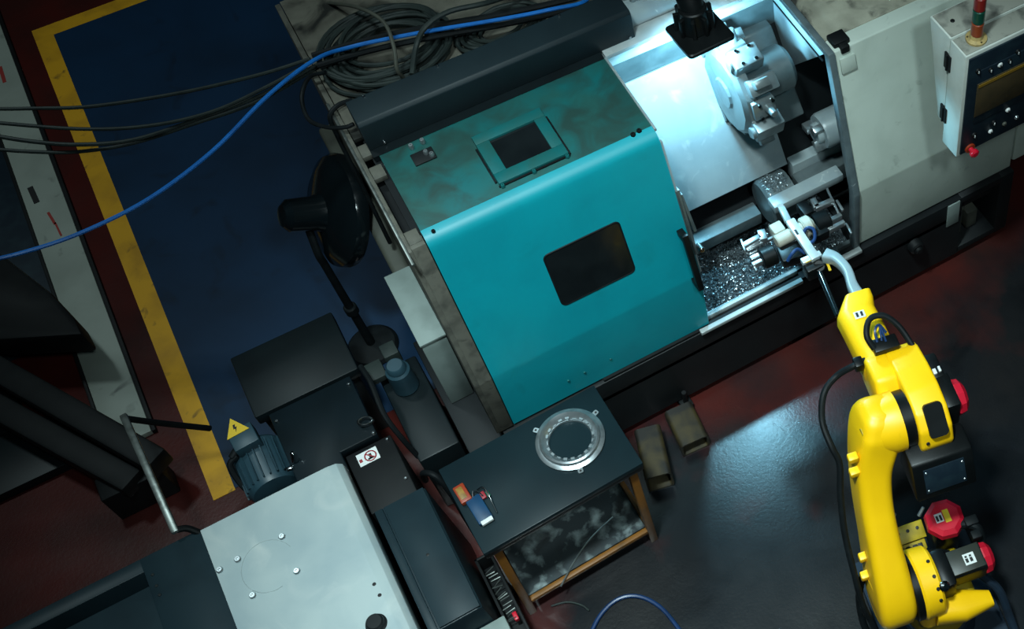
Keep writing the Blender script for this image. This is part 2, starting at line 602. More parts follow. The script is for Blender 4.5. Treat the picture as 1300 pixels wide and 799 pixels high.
# rear body and rear top
b = BM()
box(b, 0.10, 2.28, 4.02, 4.9, 0.57, 1.75)
obj('rear_body', b, 'base_grey', LR)
b = BM()
box(b, 0.10, 1.345, 4.0, 4.92, 1.75, 1.772, 0.003)
obj('rear_top', b, 'rust_top', LR, 'rusty stained rear top sheet')
b = BM()
box(b, 1.345, 2.0, 3.975, 4.92, 1.75, 1.772, 0.003)
obj('rear_top', b, 'liner_grey', LR, 'clean grey rear top sheet')
b = BM()
box(b, 1.40, 1.52, 4.10, 4.22, 1.77, 1.835, 0.012)
box(b, 1.425, 1.495, 4.125, 4.195, 1.83, 1.86, 0.008)
obj('junction_box', b, 'liner_grey', LR)
b = BM()
box(b, 1.165, 2.0, 3.872, 3.965, 1.755, 1.777, 0.003)
obj('guide_rail', b, 'sheet_steel', LR, 'bright steel door rail')
b = BM()
box(b, 1.0, 2.0, 3.885, 3.935, 1.69, 1.748, 0.003)
obj('guide_rail', b, 'sheet_steel', LR)
b = BM()
box(b, 1.0, 2.02, 3.945, 4.02, 0.9, 1.755)
obj('chamber_back', b, 'machine_steel', LR)
b = BM()
prism(b, [(3.22, 0.57), (3.22, 1.0), (3.43, 1.74), (4.02, 1.74), (4.02, 0.57)], 'x', 0.13, 0.16)
obj('chamber_side', b, 'base_grey', LR)

# slanted bright way cover
b = BM()
prism(b, [(3.575, 0.90), (3.93, 1.50), (3.945, 1.492), (3.59, 0.89)], 'x', 0.95, 1.845, 0.002)
obj('way_cover', b, 'way_steel', LR, 'bright slanted sheet steel way cover')
b = BM()
prism(b, [(3.60, 0.86), (3.60, 0.885), (3.96, 1.485), (4.02, 1.485), (4.02, 0.57), (3.72, 0.57), (3.72, 0.80)], 'x', 0.4, 2.24)
obj('bed', b, 'base_grey', LR)
b = BM()
box(b, 0.4, 1.64, 3.49, 3.575, 0.66, 0.74, 0.006)
obj('bed_beam', b, 'machine_steel', LR)
b = BM()
box(b, 0.4, 1.9, 3.575, 3.73, 0.55, 0.70)
obj('bed_plate', b, 'base_grey', LR)
# chip tray
b = BM()
box(b, 0.6, 2.2, 3.215, 3.60, 0.44, 0.47)
box(b, 0.6, 2.2, 3.205, 3.225, 0.44, 0.58)
obj('chip_tray', b, 'machine_steel', LR)
b = BM()
box(b, 1.10, 1.66, 3.19, 3.208, 0.565, 0.60, 0.003)
obj('sill_rail', b, 'sheet_steel', LR)
b = BM()
box(b, 1.10, 1.66, 3.135, 3.16, 0.556, 0.58, 0.003)
box(b, 1.78, 2.0, 3.135, 3.165, 0.556, 0.58, 0.003)
obj('sill_rail', b, 'sheet_steel', LR)
b = BM()
box(b, 0.6, 2.0, 3.155, 3.195, 0.55, 0.572)
obj('sill', b, 'base_dark', LR)

# tailstock cylinder, crossbar, chuck, slide steps
b = BM()
lathe(b, [(0.0, 0), (0.105, 0), (0.118, 0.012), (0.118, 0.15)], (1.655, 3.50, 0.80), (1, 0, 0), 40)
obj('tailstock', b, 'machine_steel', LR, 'dark rounded tailstock housing')
b = BM()
bar(b, (1.64, 3.375, 0.93), (2.02, 3.375, 0.93), 0.07, 0.05, 0.004)
obj('cross_bar', b, 'liner_grey', LR)
b = BM()
lathe(b, [(0.0, 0), (0.05, 0), (0.055, 0.01), (0.055, 0.03), (0.085, 0.03), (0.092, 0.045), (0.092, 0.24)], (1.985, 3.55, 1.06), (1, 0, 0), 36)
obj('chuck', b, 'liner_grey', LR, 'round chuck body')
for k in range(3):
    b = BM()
    a = 2 * PI * k / 3 + 0.4
    M = Matrix.Translation((1.985, 3.55, 1.06)) @ Matrix.Rotation(a, 4, 'X')
    box(b, -0.02, 0.03, -0.018, 0.018, 0.03, 0.085, 0.004, M=M)
    obj('chuck_jaw', b, 'silver', LR)
for i, (y0, y1, z0, z1, x0) in enumerate([(3.64, 3.74, 0.80, 0.95, 1.87), (3.55, 3.64, 0.78, 0.90, 1.86), (3.47, 3.55, 0.72, 0.84, 1.85)]):
    b = BM()
    box(b, x0, 2.2, y0, y1, z0, z1, 0.005)
    obj('slide_step', b, 'liner_grey' if i < 2 else 'machine_steel', LR)

# tool turret: ten-sided disc with holders round its rim
TC = Vector((1.655, 3.70, 1.44))
b = BM()
lathe(b, [(0.0, 0), (0.07, 0), (0.08, 0.01), (0.19, 0.012), (0.215, 0.03), (0.215, 0.075), (0.19, 0.085), (0.0, 0.085)], TC - Vector((0.05, 0, 0)), (1, 0, 0), 12)
turret = obj('tool_turret', b, 'turret_steel', LR, 'round steel tool turret', smooth=20)
b = BM()
lathe(b, [(0.10, 0.0), (0.11, 0.01), (0.11, 0.24), (0.09, 0.26)], TC + Vector((0.03, 0, 0)), (1, 0, 0), 24)
obj('turret_body', b, 'machine_steel', turret)
for k in range(12):
    a = 2 * PI * k / 12 + PI / 12
    M = Matrix.Translation(TC) @ Matrix.Rotation(a, 4, 'X')
    b = BM()
    if k % 3 == 0:
        box(b, -0.02, 0.12, -0.048, 0.048, 0.19, 0.27, 0.008, M=M)
        cyl(b, (-0.035, 0, 0.235), (0.11, 0, 0.235), 0.03, 0.03, 16, 0.004, M)
    elif k % 3 == 1:
        box(b, 0.0, 0.14, -0.05, 0.03, 0.19, 0.245, 0.006, M=M)
        box(b, 0.02, 0.09, -0.02, 0.02, 0.24, 0.29, 0.004, M=M)
    else:
        box(b, -0.01, 0.10, -0.045, 0.045, 0.19, 0.235, 0.006, M=M)
        cyl(b, (0.06, 0, 0.23), (0.06, 0, 0.30), 0.022, 0.016, 14, 0.003, M)
    obj('tool_holder', b, 'turret_steel', turret)
    for dx in (0.02, 0.085):
        for dy in (-0.034, 0.034):
            if (k + int(dx * 100)) % 2 == 0:
                b = BM()
                cyl(b, (dx, dy, 0.232), (dx, dy, 0.276 if k % 3 == 0 else 0.25), 0.0085, 0.0085, 10, 0.0, M)
                obj('cap_screw', b, 'chrome', turret)
b = BM()
prism(b, [(3.62, 1.15), (3.9, 1.5), (4.0, 1.5), (4.0, 1.0), (3.75, 1.0)], 'x', 1.80, 1.98, 0.01)
obj('turret_slide', b, 'machine_steel', LR)

# ---- door
dx0, dx1 = 0.158, 1.157
door_prof = [(3.168, 0.60), (3.168, 1.0), (3.375, 1.758), (3.392, 1.776)]
b = BM()
outer = [(3.168, 0.575), (3.168, 0.985), (3.172, 1.015), (3.358, 1.712), (3.364, 1.732), (3.373, 1.750), (3.386, 1.763), (3.402, 1.771), (3.428, 1.776)]
inner = [(3.428, 1.750), (3.40, 1.745), (3.388, 1.738), (3.20, 1.0), (3.20, 0.575)]
prism(b, outer + inner, 'x', dx0, dx1, 0.0)
door = obj('sliding_door', b, 'teal_paint', LR, 'teal painted sliding door')
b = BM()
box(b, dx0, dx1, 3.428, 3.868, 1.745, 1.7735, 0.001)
obj('door_top', b, 'teal_grimy_shaded', door, 'grimy top of the door, its teal darkened to match shade')
# lower front window, dark glass with rounded corners, lying in the slope
n_sl = Vector((0, -(FZ - 1.0), FY - 3.18)).normalized()
s_up = Vector((0, FY - 3.18, FZ - 1.0)).normalized()


def slope_pt(x, z, off=0.0):
    t = (z - 1.0) / (1.762 - 1.0)
    return Vector((x, 3.168 + t * (3.374 - 3.168), z)) + n_sl * off


wc = slope_pt(0.715, 1.325)
b = BM()
loft(b, [rrect(wc + n_sl * -0.004, (1, 0, 0), s_up, 0.335, 0.285, 0.02), rrect(wc + n_sl * 0.003, (1, 0, 0), s_up, 0.335, 0.285, 0.02)])
obj('door_window', b, 'glass_dark', door, 'dark door window with rounded corners')
b = BM()
R1 = rrect(wc + n_sl * 0.001, (1, 0, 0), s_up, 0.350, 0.300, 0.026)
R2 = rrect(wc + n_sl * 0.005, (1, 0, 0), s_up, 0.345, 0.295, 0.024)
R3 = rrect(wc + n_sl * 0.005, (1, 0, 0), s_up, 0.336, 0.286, 0.02)
R4 = rrect(wc + n_sl * 0.001, (1, 0, 0), s_up, 0.333, 0.283, 0.02)
t = bmesh.new()
rr = [[t.verts.new(p) for p in R] for R in (R1, R2, R3, R4)]
for A, B in zip(rr, rr[1:]):
    for j in range(len(A)):
        t.faces.new((A[j], A[(j + 1) % len(A)], B[(j + 1) % len(A)], B[j]))
merge(b, t)
obj('window_gasket', b, 'rubber', door)
# door handle: black bracket with bar at the opening edge
b = BM()
hp = [slope_pt(1.125, 1.27, 0.0), slope_pt(1.125, 1.27, 0.055), slope_pt(1.125, 0.99, 0.055), slope_pt(1.125, 0.99, 0.0)]
bar(b, hp[1] + s_up * 0.02, hp[2] - s_up * 0.02, 0.028, 0.028, 0.004, up=n_sl)
bar(b, hp[0], hp[1], 0.03, 0.03, 0.003, up=s_up)
bar(b, hp[3], hp[2], 0.03, 0.03, 0.003, up=s_up)
obj('door_handle', b, 'black_plastic', door, 'black upright door handle')
b = BM()
bar(b, slope_pt(1.165, 1.48, -0.01), slope_pt(1.165, 1.12, -0.01), 0.02, 0.04, 0.003, up=n_sl)
bar(b, slope_pt(1.18, 1.44, -0.02), slope_pt(1.19, 1.24, 0.0), 0.014, 0.03, 0.003, up=n_sl)
obj('door_latch', b, 'machine_steel', door)
b = BM()
cyl(b, slope_pt(1.185, 1.16, 0.0), slope_pt(1.185, 1.16, 0.05), 0.014, 0.014, 12, 0.003)
obj('latch_pin', b, 'chrome', door)
b = BM()
bar(b, slope_pt(dx1 + 0.004, 1.74, 0.0), slope_pt(dx1 + 0.004, 1.02, 0.0), 0.008, 0.02, 0.001, up=n_sl)
bar(b, (dx1 + 0.003, 3.40, 1.775), (dx1 + 0.003, 3.868, 1.775), 0.01, 0.014, 0.001)
obj('edge_strip', b, 'liner_grey', door)
# small top window with raised frame
b = BM()
x0, x1, y0, y1 = 0.505, 0.805, 3.468, 3.748
for q in ((x0, x1, y0, y0 + 0.055), (x0, x1, y1 - 0.05, y1), (x0, x0 + 0.055, y0 + 0.055, y1 - 0.05), (x1 - 0.048, x1, y0 + 0.055, y1 - 0.05)):
    box(b, *q, 1.772, 1.792, 0.002)
twf = obj('top_window_frame', b, 'teal_frame', door, 'raised green frame of the small top window')
b = BM()
box(b, x0 + 0.052, x1 - 0.046, y0 + 0.052, y1 - 0.048, 1.772, 1.780)
obj('top_window', b, 'glass_dark', door, 'small dark top window')
b = BM()
for q in ((x0 - 0.004, x1 + 0.004, y0 - 0.008, y0 - 0.001), (x0 - 0.010, x0 - 0.002, y0 + 0.02, y1 - 0.06), (x1 + 0.002, x1 + 0.009, y0 + 0.0, y1 - 0.05)):
    box(b, *q, 1.772, 1.782, 0.001)
obj('window_seal', b, 'rubber', door)
for x, y in ((x0 + 0.01, y0 - 0.01), (x1 - 0.01, y0 - 0.008), (0.65, y0 - 0.009)):
    screw('frame_screw', (x, y, 1.774), (0, 0, 1), 0.009, 0.016, 'teal_frame', door)
# bolted plate and screws on the door top
b = BM()
box(b, 0.262, 0.352, 3.735, 3.80, 1.773, 1.781, 0.002)
obj('bolt_plate', b, 'base_grey', door)
for x, y in ((0.283, 3.835), (0.332, 3.838), (0.322, 3.775), (0.338, 3.752)):
    screw('bolt', (x, y, 1.775), (0, 0, 1), 0.011, 0.022, 'silver', door)
for x, y in ((1.10, 3.43), (1.07, 3.425)):
    screw('bolt', (x, y, 1.774), (0, 0, 1), 0.011, 0.012, 'base_dark', door)
screw('bolt', (0.20, 3.40, 1.774), (0, 0, 1), 0.008, 0.01, 'base_dark', door)
for x in (0.42, 0.50, 0.63):
    z = 0.70
    screw('rivet', (x + 0.03, 3.168, z), (0, -1, 0), 0.006, 0.006, 'teal_frame', door)

b = BM()
box(b, 0.135, 1.158, 3.869, 4.0, 1.745, 1.774)
obj('canopy_shelf', b, 'grey_paint_dark', LR)
# canopy over the rear of the door
b = BM()
prism(b, [(3.91, 1.774), (3.91, 1.915), (3.925, 1.93), (4.055, 1.93), (4.068, 1.915), (4.068, 1.774)], 'x', 0.135, 1.325, 0.004)
can = obj('door_canopy', b, 'canopy_grey', LR, 'long dark grey sheet canopy')
for x, y in ((0.21, 4.045), (0.52, 4.045), (1.06, 4.045)):
    screw('canopy_screw', (x, y, 1.928), (0, 0, 1), 0.007, 0.008, 'chrome', can)
for x in (0.20, 1.30):
    screw('canopy_screw', (x, 3.911, 1.79), (0, -1, 0), 0.007, 0.008, 'chrome', can)

# left end frame of the lathe
b = BM()
endp = [(3.165, 0.57), (3.165, 1.0), (3.37, 1.755), (3.45, 1.765), (4.92, 1.765), (4.92, 0.57)]
prism(b, endp, 'x', 0.075, 0.098, 0.004)
endf = obj('end_plate', b, 'frame_grey', LR, 'dirty grey end plate')
b = BM()
prism(b, [(3.165, 0.57), (3.165, 1.0), (3.37, 1.765), (3.42, 1.765), (3.22, 1.0), (3.22, 0.57)], 'x', 0.096, 0.154, 0.004)
obj('end_strip', b, 'frame_grey', LR)
b = BM()
box(b, 0.098, 0.150, 3.42, 3.86, 1.66, 1.70)
obj('end_channel', b, 'base_dark', LR)
for y in (3.425, 3.80, 3.93, 4.12):
    b = BM()
    box(b, 0.098, 0.150, y - 0.035, y + 0.035, 1.74, 1.768, 0.004)
    obj('channel_bracket', b, 'frame_grey', LR)
b = BM()
box(b, 0.070, 0.082, 3.30, 4.25, 1.755, 1.770, 0.002)
obj('end_edge', b, 'steel_edge', LR)
b = BM()
prism(b, [(3.91, 0.4), (3.91, 0.9), (4.2, 1.05), (4.85, 1.05), (4.85, 0.4)], 'x', -0.005, 0.075, 0.02, 3)
obj('side_cover', b, 'box_grey', LR, 'dull olive side cover')
b = BM()
box(b, -0.045, 0.074, 3.48, 3.905, 0.985, 1.0, 0.003)
obj('side_shelf', b, 'box_white', LR, 'pale grey shelf top')
b = BM()
box(b, -0.04, 0.072, 3.485, 3.90, 0.46, 0.986, 0.004)
obj('side_cabinet', b, 'box_white', LR)
b = BM()
box(b, -0.07, 0.096, 3.19, 3.90, 0.0, 0.455, 0.006)
obj('gap_shade_block', b, 'base_grey', LR)  # dark block added so the floor gap here looks shaded

# ---- metal chips
b = BM()
nx, ny = 70, 26
grid = []
for i in range(nx + 1):
    row_ = []
    for j in range(ny + 1):
        x = 1.003 + (1.997 - 1.003) * i / nx
        y = 3.228 + (3.573 - 3.228) * j / ny
        h = 0.505 + 0.03 * math.sin(x * 7) * math.cos(y * 9) + random.uniform(-0.008, 0.008) + 0.03 * (j / ny)
        row_.append(b.verts.new((x, y, h)))
    grid.append(row_)
for i in range(nx):
    for j in range(ny):
        b.faces.new((grid[i][j], grid[i + 1][j], grid[i + 1][j + 1], grid[i][j + 1]))
chips = obj('metal_chips', b, 'chip_bed', None, kind='stuff')
tag(chips, 'heap of grey metal turning chips in the lathe tray', 'metal chips')
b = BM()
for i in range(9000):
    x = random.uniform(1.012, 1.985)
    y = random.uniform(3.238, 3.562)
    j = (y - 3.228) / (3.575 - 3.228)
    h = 0.512 + 0.03 * math.sin(x * 7) * math.cos(y * 9) + 0.03 * j
    c = Vector((x, y, h + random.uniform(-0.004, 0.008)))
    d = Vector((random.gauss(0, 1), random.gauss(0, 1), random.gauss(0, 0.6))).normalized()
    s = Vector((random.gauss(0, 1), random.gauss(0, 1), random.gauss(0, 1)))
    s = (s - d * s.dot(d)).normalized()
    l, w = random.uniform(0.004, 0.009), random.uniform(0.0015, 0.0035)
    k = d.cross(s) * l * 0.35
    v = [b.verts.new(c - d * l + s * w), b.verts.new(c - d * l - s * w), b.verts.new(c + k - s * w), b.verts.new(c + k + s * w),
         b.verts.new(c + d * l - s * w), b.verts.new(c + d * l + s * w)]
    b.faces.new(v[0:4])
    b.faces.new((v[3], v[2], v[4], v[5]))
ck = obj('chip_curls', b, 'chips', chips, kind='stuff')
b = BM()
for i in range(500):
    a = random.uniform(0, 2 * PI)
    x, y = random.gauss(1.72, 0.05), random.gauss(3.50, 0.035)
    r2 = 0.118 ** 2 - (y - 3.50) ** 2
    z = 0.80 + (math.sqrt(r2) if r2 > 0 else 0) + 0.002
    if x < 1.665 or x > 1.795 or abs(y - 3.50) > 0.075:
        continue
    l = random.uniform(0.003, 0.006)
    v = [b.verts.new((x + l * math.cos(a + q), y + l * math.sin(a + q), z + random.uniform(0, 0.004))) for q in (0, 2.2, 4.0)]
    b.faces.new(v)
cc = obj('chips_on_tailstock', b, 'chips', chips, kind='stuff')

# ------------------------------------------------------------------ control pendant
cp = thing('control_pendant', 'pale grey hinged control pendant with dark keypad panel and screen', 'control panel', (2.65, 2.95, 1.36))
PY = 2.88
b = BM()
prism(b, [(2.884, 2.013), (2.998, 2.013), (2.998, 1.36), (2.884, 1.36)], 'x', 2.332, 2.98, 0.008)
obj('front_housing', b, 'pendant_paint', cp)
b = BM()
prism(b, [(3.003, 2.013), (3.155, 2.013), (3.05, 1.48), (3.003, 1.48)], 'x', 2.336, 2.98, 0.006)
obj('rear_housing', b, 'pendant_paint', cp)
b = BM()
box(b, 2.34, 2.975, 2.892, 2.992, 2.012, 2.016, 0.001)
box(b, 2.345, 2.975, 3.008, 3.148, 2.012, 2.016, 0.001)
obj('top_sheet', b, 'pendant_grimy', cp, 'grimy top sheet')
b = BM()
box(b, 2.55, 2.85, 3.05, 3.36, 1.60, 1.70, 0.01)
obj('mounting_arm', b, 'pendant_paint', cp)
b = BM()
box(b, 2.348, 2.97, 2.876, 2.885, 1.378, 1.995, 0.003)
obj('keypad_panel', b, 'panel_dark', cp, 'dark blue grey keypad panel')
b = BM()
box(b, 2.40, 2.90, 2.872, 2.877, 1.56, 1.90, 0.004)
obj('screen_bezel', b, 'panel_dark', cp)
sA, sB, sC, sD = (2.397, 2.870, 1.823), (2.621, 2.870, 1.795), (2.644, 2.870, 1.609), (2.427, 2.870, 1.612)
b = BM()
box(b, sA[0], 2.80, 2.868, 2.873, sD[2], sA[2], 0.002)
obj('screen', b, 'screen', cp, 'dull brown screen')
b = BM()
box(b, sA[0] + 0.005, 2.78, 2.866, 2.869, sA[2] - 0.022, sA[2] - 0.006)
obj('screen_title_bar', b, 'screen_bar', cp)
for p, r, m in (((2.393, 2.870, 1.910), 0.012, 'base_dark'), ((2.459, 2.870, 1.880), 0.012, 'base_dark'), ((2.508, 2.870, 1.880), 0.014, 'sticker_white'),
                ((2.557, 2.870, 1.878), 0.012, 'base_dark'), ((2.596, 2.870, 1.911), 0.012, 'base_dark'), ((2.588, 2.870, 1.541), 0.013, 'sticker_white'),
                ((2.646, 2.870, 1.454), 0.012, 'silver'), ((2.579, 2.870, 1.452), 0.012, 'box_grey'), ((2.503, 2.870, 1.448), 0.012, 'sticker_white'),
                ((2.411, 2.870, 1.483), 0.014, 'base_dark'), ((2.515, 2.870, 1.503), 0.012, 'base_dark')):
    b = BM()
    cyl(b, (p[0], 2.877, p[2]), (p[0], 2.866, p[2]), r, r * 0.85, 16, 0.003)
    kb = obj('knob', b, m, cp)
    b = BM()
    box(b, p[0] - 0.002, p[0] + 0.002, 2.863, 2.867, p[2] - r * 0.8, p[2] + r * 0.2)
    obj('pointer', b, 'sticker_white' if m == 'base_dark' else 'ink', kb)
p = (2.397, 2.860, 1.398)
b = BM()
cyl(b, (p[0], 2.878, p[2]), (p[0], 2.868, p[2]), 0.026, 0.026, 24, 0.002)
obj('button_ring', b, 'gauge_orange', cp)
b = BM()
lathe(b, [(0.012, 0), (0.012, 0.02), (0.021, 0.022), (0.022, 0.036), (0.015, 0.042), (0, 0.043)], (p[0], 2.87, p[2]), (0, -1, 0), 24)
obj('emergency_button', b, 'red_cap', cp, 'red mushroom emergency stop button')
for z in (1.88, 1.55):
    b = BM()
    box(b, 2.326, 2.333, 2.978, 2.998, z - 0.045, z + 0.045, 0.001)
    box(b, 2.328, 2.336, 3.003, 3.025, z - 0.045, z + 0.045, 0.001)
    cyl(b, (2.326, 3.0, z - 0.045), (2.326, 3.0, z + 0.045), 0.006, 0.006, 10)
    obj('hinge', b, 'base_dark', cp, 'black hinge')
screw('cover_screw', (2.40, 3.08, 2.015), (0, 0, 1), 0.010, 0.006, 'base_dark', cp)

# signal tower on the pendant
tp = (2.425, 2.941, 2.018)
st = thing('signal_tower', 'red and green stacked signal light standing on the control pendant', 'signal light', (tp[0], 2.945, 2.0165))
sx, sy = tp[0], 2.945
b = BM()
lathe(b, [(0.045, 0), (0.045, 0.01), (0.03, 0.016), (0.024, 0.03), (0.0, 0.03)], (sx, sy, 2.0165), (0, 0, 1), 28)
obj('flange', b, 'socket_cream', st, 'stained cream base flange')
for k in range(3):
    a = k * 2.1 + 0.5
    screw('flange_screw', (sx + 0.036 * math.cos(a), sy + 0.036 * math.sin(a), 2.026), (0, 0, 1), 0.005, 0.005, 'base_dark', st)
for k, m in enumerate(('light_orange', 'light_green', 'light_red', 'light_orange')):
    b = BM()
    z = 2.046 + 0.072 * k
    lathe(b, [(0.022, 0), (0.026, 0.004), (0.026, 0.066), (0.022, 0.07)], (sx, sy, z), (0, 0, 1), 24)
    obj('lens', b, m, st)

# ------------------------------------------------------------------ work lamp above the opening
lx, ly, lz = 1.545, 3.72, 1.84
wl = thing('work_lamp', 'black square work lamp hanging over the open lathe chamber', 'lamp', (lx, ly, lz))
M = Matrix.Translation((lx, ly, lz)) @ Matrix.Rotation(0.04, 4, 'Z') @ Matrix.Rotation(-0.06, 4, 'X')
b = BM()
loft(b, [rrect((0, 0, 0.0), (1, 0, 0), (0, 1, 0), 0.225, 0.225, 0.02), rrect((0, 0, 0.014), (1, 0, 0), (0, 1, 0), 0.225, 0.225, 0.02),
         rrect((0, 0, 0.018), (1, 0, 0), (0, 1, 0), 0.215, 0.215, 0.018)], M)
obj('lamp_head', b, 'black_plastic', wl, smooth=30)
b = BM()
for k in range(9):
    a = 2 * PI * k / 9
    box(b, 0.06, 0.086, -0.008, 0.008, 0.016, 0.11, 0.002, M=M @ Matrix.Translation((0, 0.035, 0)) @ Matrix.Rotation(a, 4, 'Z'))
cyl(b, (0, 0.035, 0.016), (0, 0.035, 0.13), 0.072, 0.062, 24, 0.006, M)
obj('heat_sink', b, 'black_plastic', wl)
b = BM()
tube(b, [M @ Vector((0, 0.035, 0.08)), M @ Vector((0.005, 0.06, 0.14)), M @ Vector((0.01, 0.14, 0.24)), M @ Vector((0.015, 0.28, 0.34)), (1.57, 4.35, 2.1), (1.58, 4.42, 1.775)], 0.055, 16)
obj('gooseneck', b, 'black_plastic', wl)
b = BM()
loft(b, [rrect((0, 0, -0.004), (1, 0, 0), (0, 1, 0), 0.15, 0.14, 0.015), rrect((0, 0, 0.001), (1, 0, 0), (0, 1, 0), 0.15, 0.14, 0.015)], M)
obj('lens', b, 'warm_lens', wl, 'glowing lens')
pl = lamp('work_lamp_light', 'SPOT', (lx, ly, lz - 0.03), (lx + 0.02, ly - 0.05, 0.0), 85, (0.30, 0.76, 1.0), 0.045, 172, 0.25)
pl.parent = wl
pl.location = (0, 0, -0.03)

# ------------------------------------------------------------------ robot
RA = math.radians(12)
RM = Matrix.Translation((1.38, 1.50, 0)) @ Matrix.Rotation(-RA, 4, 'Z')
rb = thing('robot_arm', 'yellow six axis robot arm reaching into the open lathe', 'robot arm', (1.38, 1.50, 0))
X3, Y3, Z3 = Vector((1, 0, 0)), Vector((0, 1, 0)), Vector((0, 0, 1))

b = BM()
box(b, -0.26, 0.30, -0.22, 0.42, 0.0, 0.04, 0.008, M=RM)
cyl(b, (0, 0.05, 0.03), (0, 0.05, 0.22), 0.19, 0.17, 32, 0.01, RM)
obj('pedestal', b, 'navy_cloth', rb, 'dark navy pedestal')
b = BM()
cyl(b, (0, 0.05, 0.2), (0, 0.05, 0.34), 0.15, 0.14, 32, 0.012, RM)
box(b, -0.10, 0.16, -0.06, 0.22, 0.30, 0.38, 0.03, 3, RM)
obj('swivel_base', b, 'yellow_dull', rb)
# shoulder bracket that carries joint two
b = BM()
cyl(b, (-0.115, 0.06, 0.52), (-0.02, 0.06, 0.52), 0.155, 0.15, 40, 0.012, RM)
loft(b, [rrect((-0.07, 0.06, 0.34), X3, Y3, 0.10, 0.28, 0.04), rrect((-0.06, 0.06, 0.50), X3, Y3, 0.09, 0.24, 0.04)], RM)
loft(b, [rrect((-0.06, -0.02, 0.42), Y3, Z3, 0.16, 0.14, 0.05), rrect((0.06, -0.06, 0.42), Y3, Z3, 0.14, 0.12, 0.05), rrect((0.20, -0.07, 0.40), Y3, Z3, 0.07, 0.06, 0.02)], RM)
obj('shoulder', b, 'robot_yellow', rb)
b = BM()
cyl(b, (-0.145, 0.06, 0.52), (-0.11, 0.06, 0.52), 0.147, None, 40, 0.004, RM)
ring = obj('joint_ring', b, 'robot_black', rb, 'black joint ring')
b = BM()
box(b, -0.02, 0.05, -0.03, 0.15, 0.44, 0.62, 0.02, 2, RM)
loft(b, [rrect((0.04, 0.065, 0.54), Y3, Z3, 0.125, 0.125, 0.02), rrect((0.20, 0.065, 0.54), Y3, Z3, 0.125, 0.125, 0.02)], RM)
mot = obj('shoulder_motor', b, 'robot_black', rb, 'black shoulder motor')
b = BM()
box(b, 0.05, 0.195, 0.01, 0.12, 0.598, 0.607, 0.003, M=RM)
obj('motor_cover', b, 'motor_olive', mot)
b = BM()
box(b, 0.112, 0.162, 0.035, 0.085, 0.607, 0.6085, M=RM)
obj('sticker', b, 'sticker_white', mot, 'white no-step sticker')
b = BM()
for dx in (0.124, 0.144):
    box(b, dx - 0.006, dx + 0.006, 0.045, 0.064, 0.6085, 0.6095, 0.0, M=RM)
    box(b, dx - 0.005, dx + 0.005, 0.067, 0.076, 0.6085, 0.6095, 0.0, M=RM)
obj('footprint_mark', b, 'ink', mot)
b = BM()
lathe(b, [(0.068, 0), (0.07, 0.006), (0.066, 0.03), (0.045, 0.048), (0.0, 0.05)], (0.198, 0.065, 0.54), (1, 0, 0), 10, RM)
obj('motor_cap', b, 'red_cap', mot, 'red motor end cap', smooth=20)
b = BM()
for x, y, z in ((-0.03, -0.02, 0.64), (-0.03, 0.06, 0.68), (-0.05, 0.10, 0.66)):
    pass
b.free()
for a in (0.6, 0.95, 1.3, 1.75):
    p = RM @ Vector((-0.045, 0.06 - 0.153 * math.cos(a), 0.52 + 0.153 * math.sin(a)))
    d = RM.to_3x3() @ Vector((0, -math.cos(a), math.sin(a)))
    screw('shoulder_bolt', p, d, 0.008, 0.006, 'ink', rb, 10)
b = BM()
lathe(b, [(0.022, 0), (0.016, 0.008), (0.022, 0.014), (0.012, 0.022), (0, 0.022)], RM @ Vector((-0.02, -0.03, 0.655)), RM.to_3x3() @ Vector((0.3, -0.4, 0.85)), 12)
obj('eye_bolt', b, 'chrome', rb)
# joint one motor, upright with red octagonal cap
c1 = (0.115, 0.28)
b = BM()
box(b, c1[0] - 0.06, c1[0] + 0.06, c1[1] - 0.06, c1[1] + 0.06, 0.30, 0.545, 0.015, 2, RM)
m1 = obj('swivel_motor', b, 'robot_black', rb, 'black upright motor')
b = BM()
lathe(b, [(0.088, 0), (0.092, 0.006), (0.088, 0.035), (0.066, 0.05), (0.0, 0.052)], (c1[0], c1[1], 0.54), (0, 0, 1), 8, RM, 0.3)
obj('motor_cap', b, 'red_cap', m1, 'red octagonal motor cap', smooth=20)
b = BM()
box(b, c1[0] - 0.045, c1[0] - 0.010, c1[1] - 0.02, c1[1] + 0.022, 0.592, 0.5935, M=RM)
obj('sticker', b, 'sticker_white', m1)
b = BM()
box(b, c1[0] - 0.005, c1[0] + 0.022, c1[1] - 0.03, c1[1] + 0.03, 0.592, 0.5937, M=RM)
obj('sticker', b, 'sticker_yellow', m1)
b = BM()
for dx in (-0.036, -0.02):
    box(b, c1[0] + dx - 0.005, c1[0] + dx + 0.005, c1[1] - 0.014, c1[1] + 0.012, 0.5935, 0.5945, M=RM)
obj('footprint_mark', b, 'ink', m1)
b = BM()
tube(b, [RM @ Vector(p) for p in ((0.15, 0.24, 0.55), (0.20, 0.22, 0.57), (0.235, 0.19, 0.56), (0.24, 0.15, 0.50), (0.22, 0.10, 0.46))], 0.020, 10)
box(b, 0.185, 0.245, 0.20, 0.245, 0.55, 0.60, 0.008, M=RM)
box(b, 0.19, 0.235, 0.14, 0.18, 0.55, 0.59, 0.006, M=RM)
obj('motor_plug', b, 'rubber', m1)
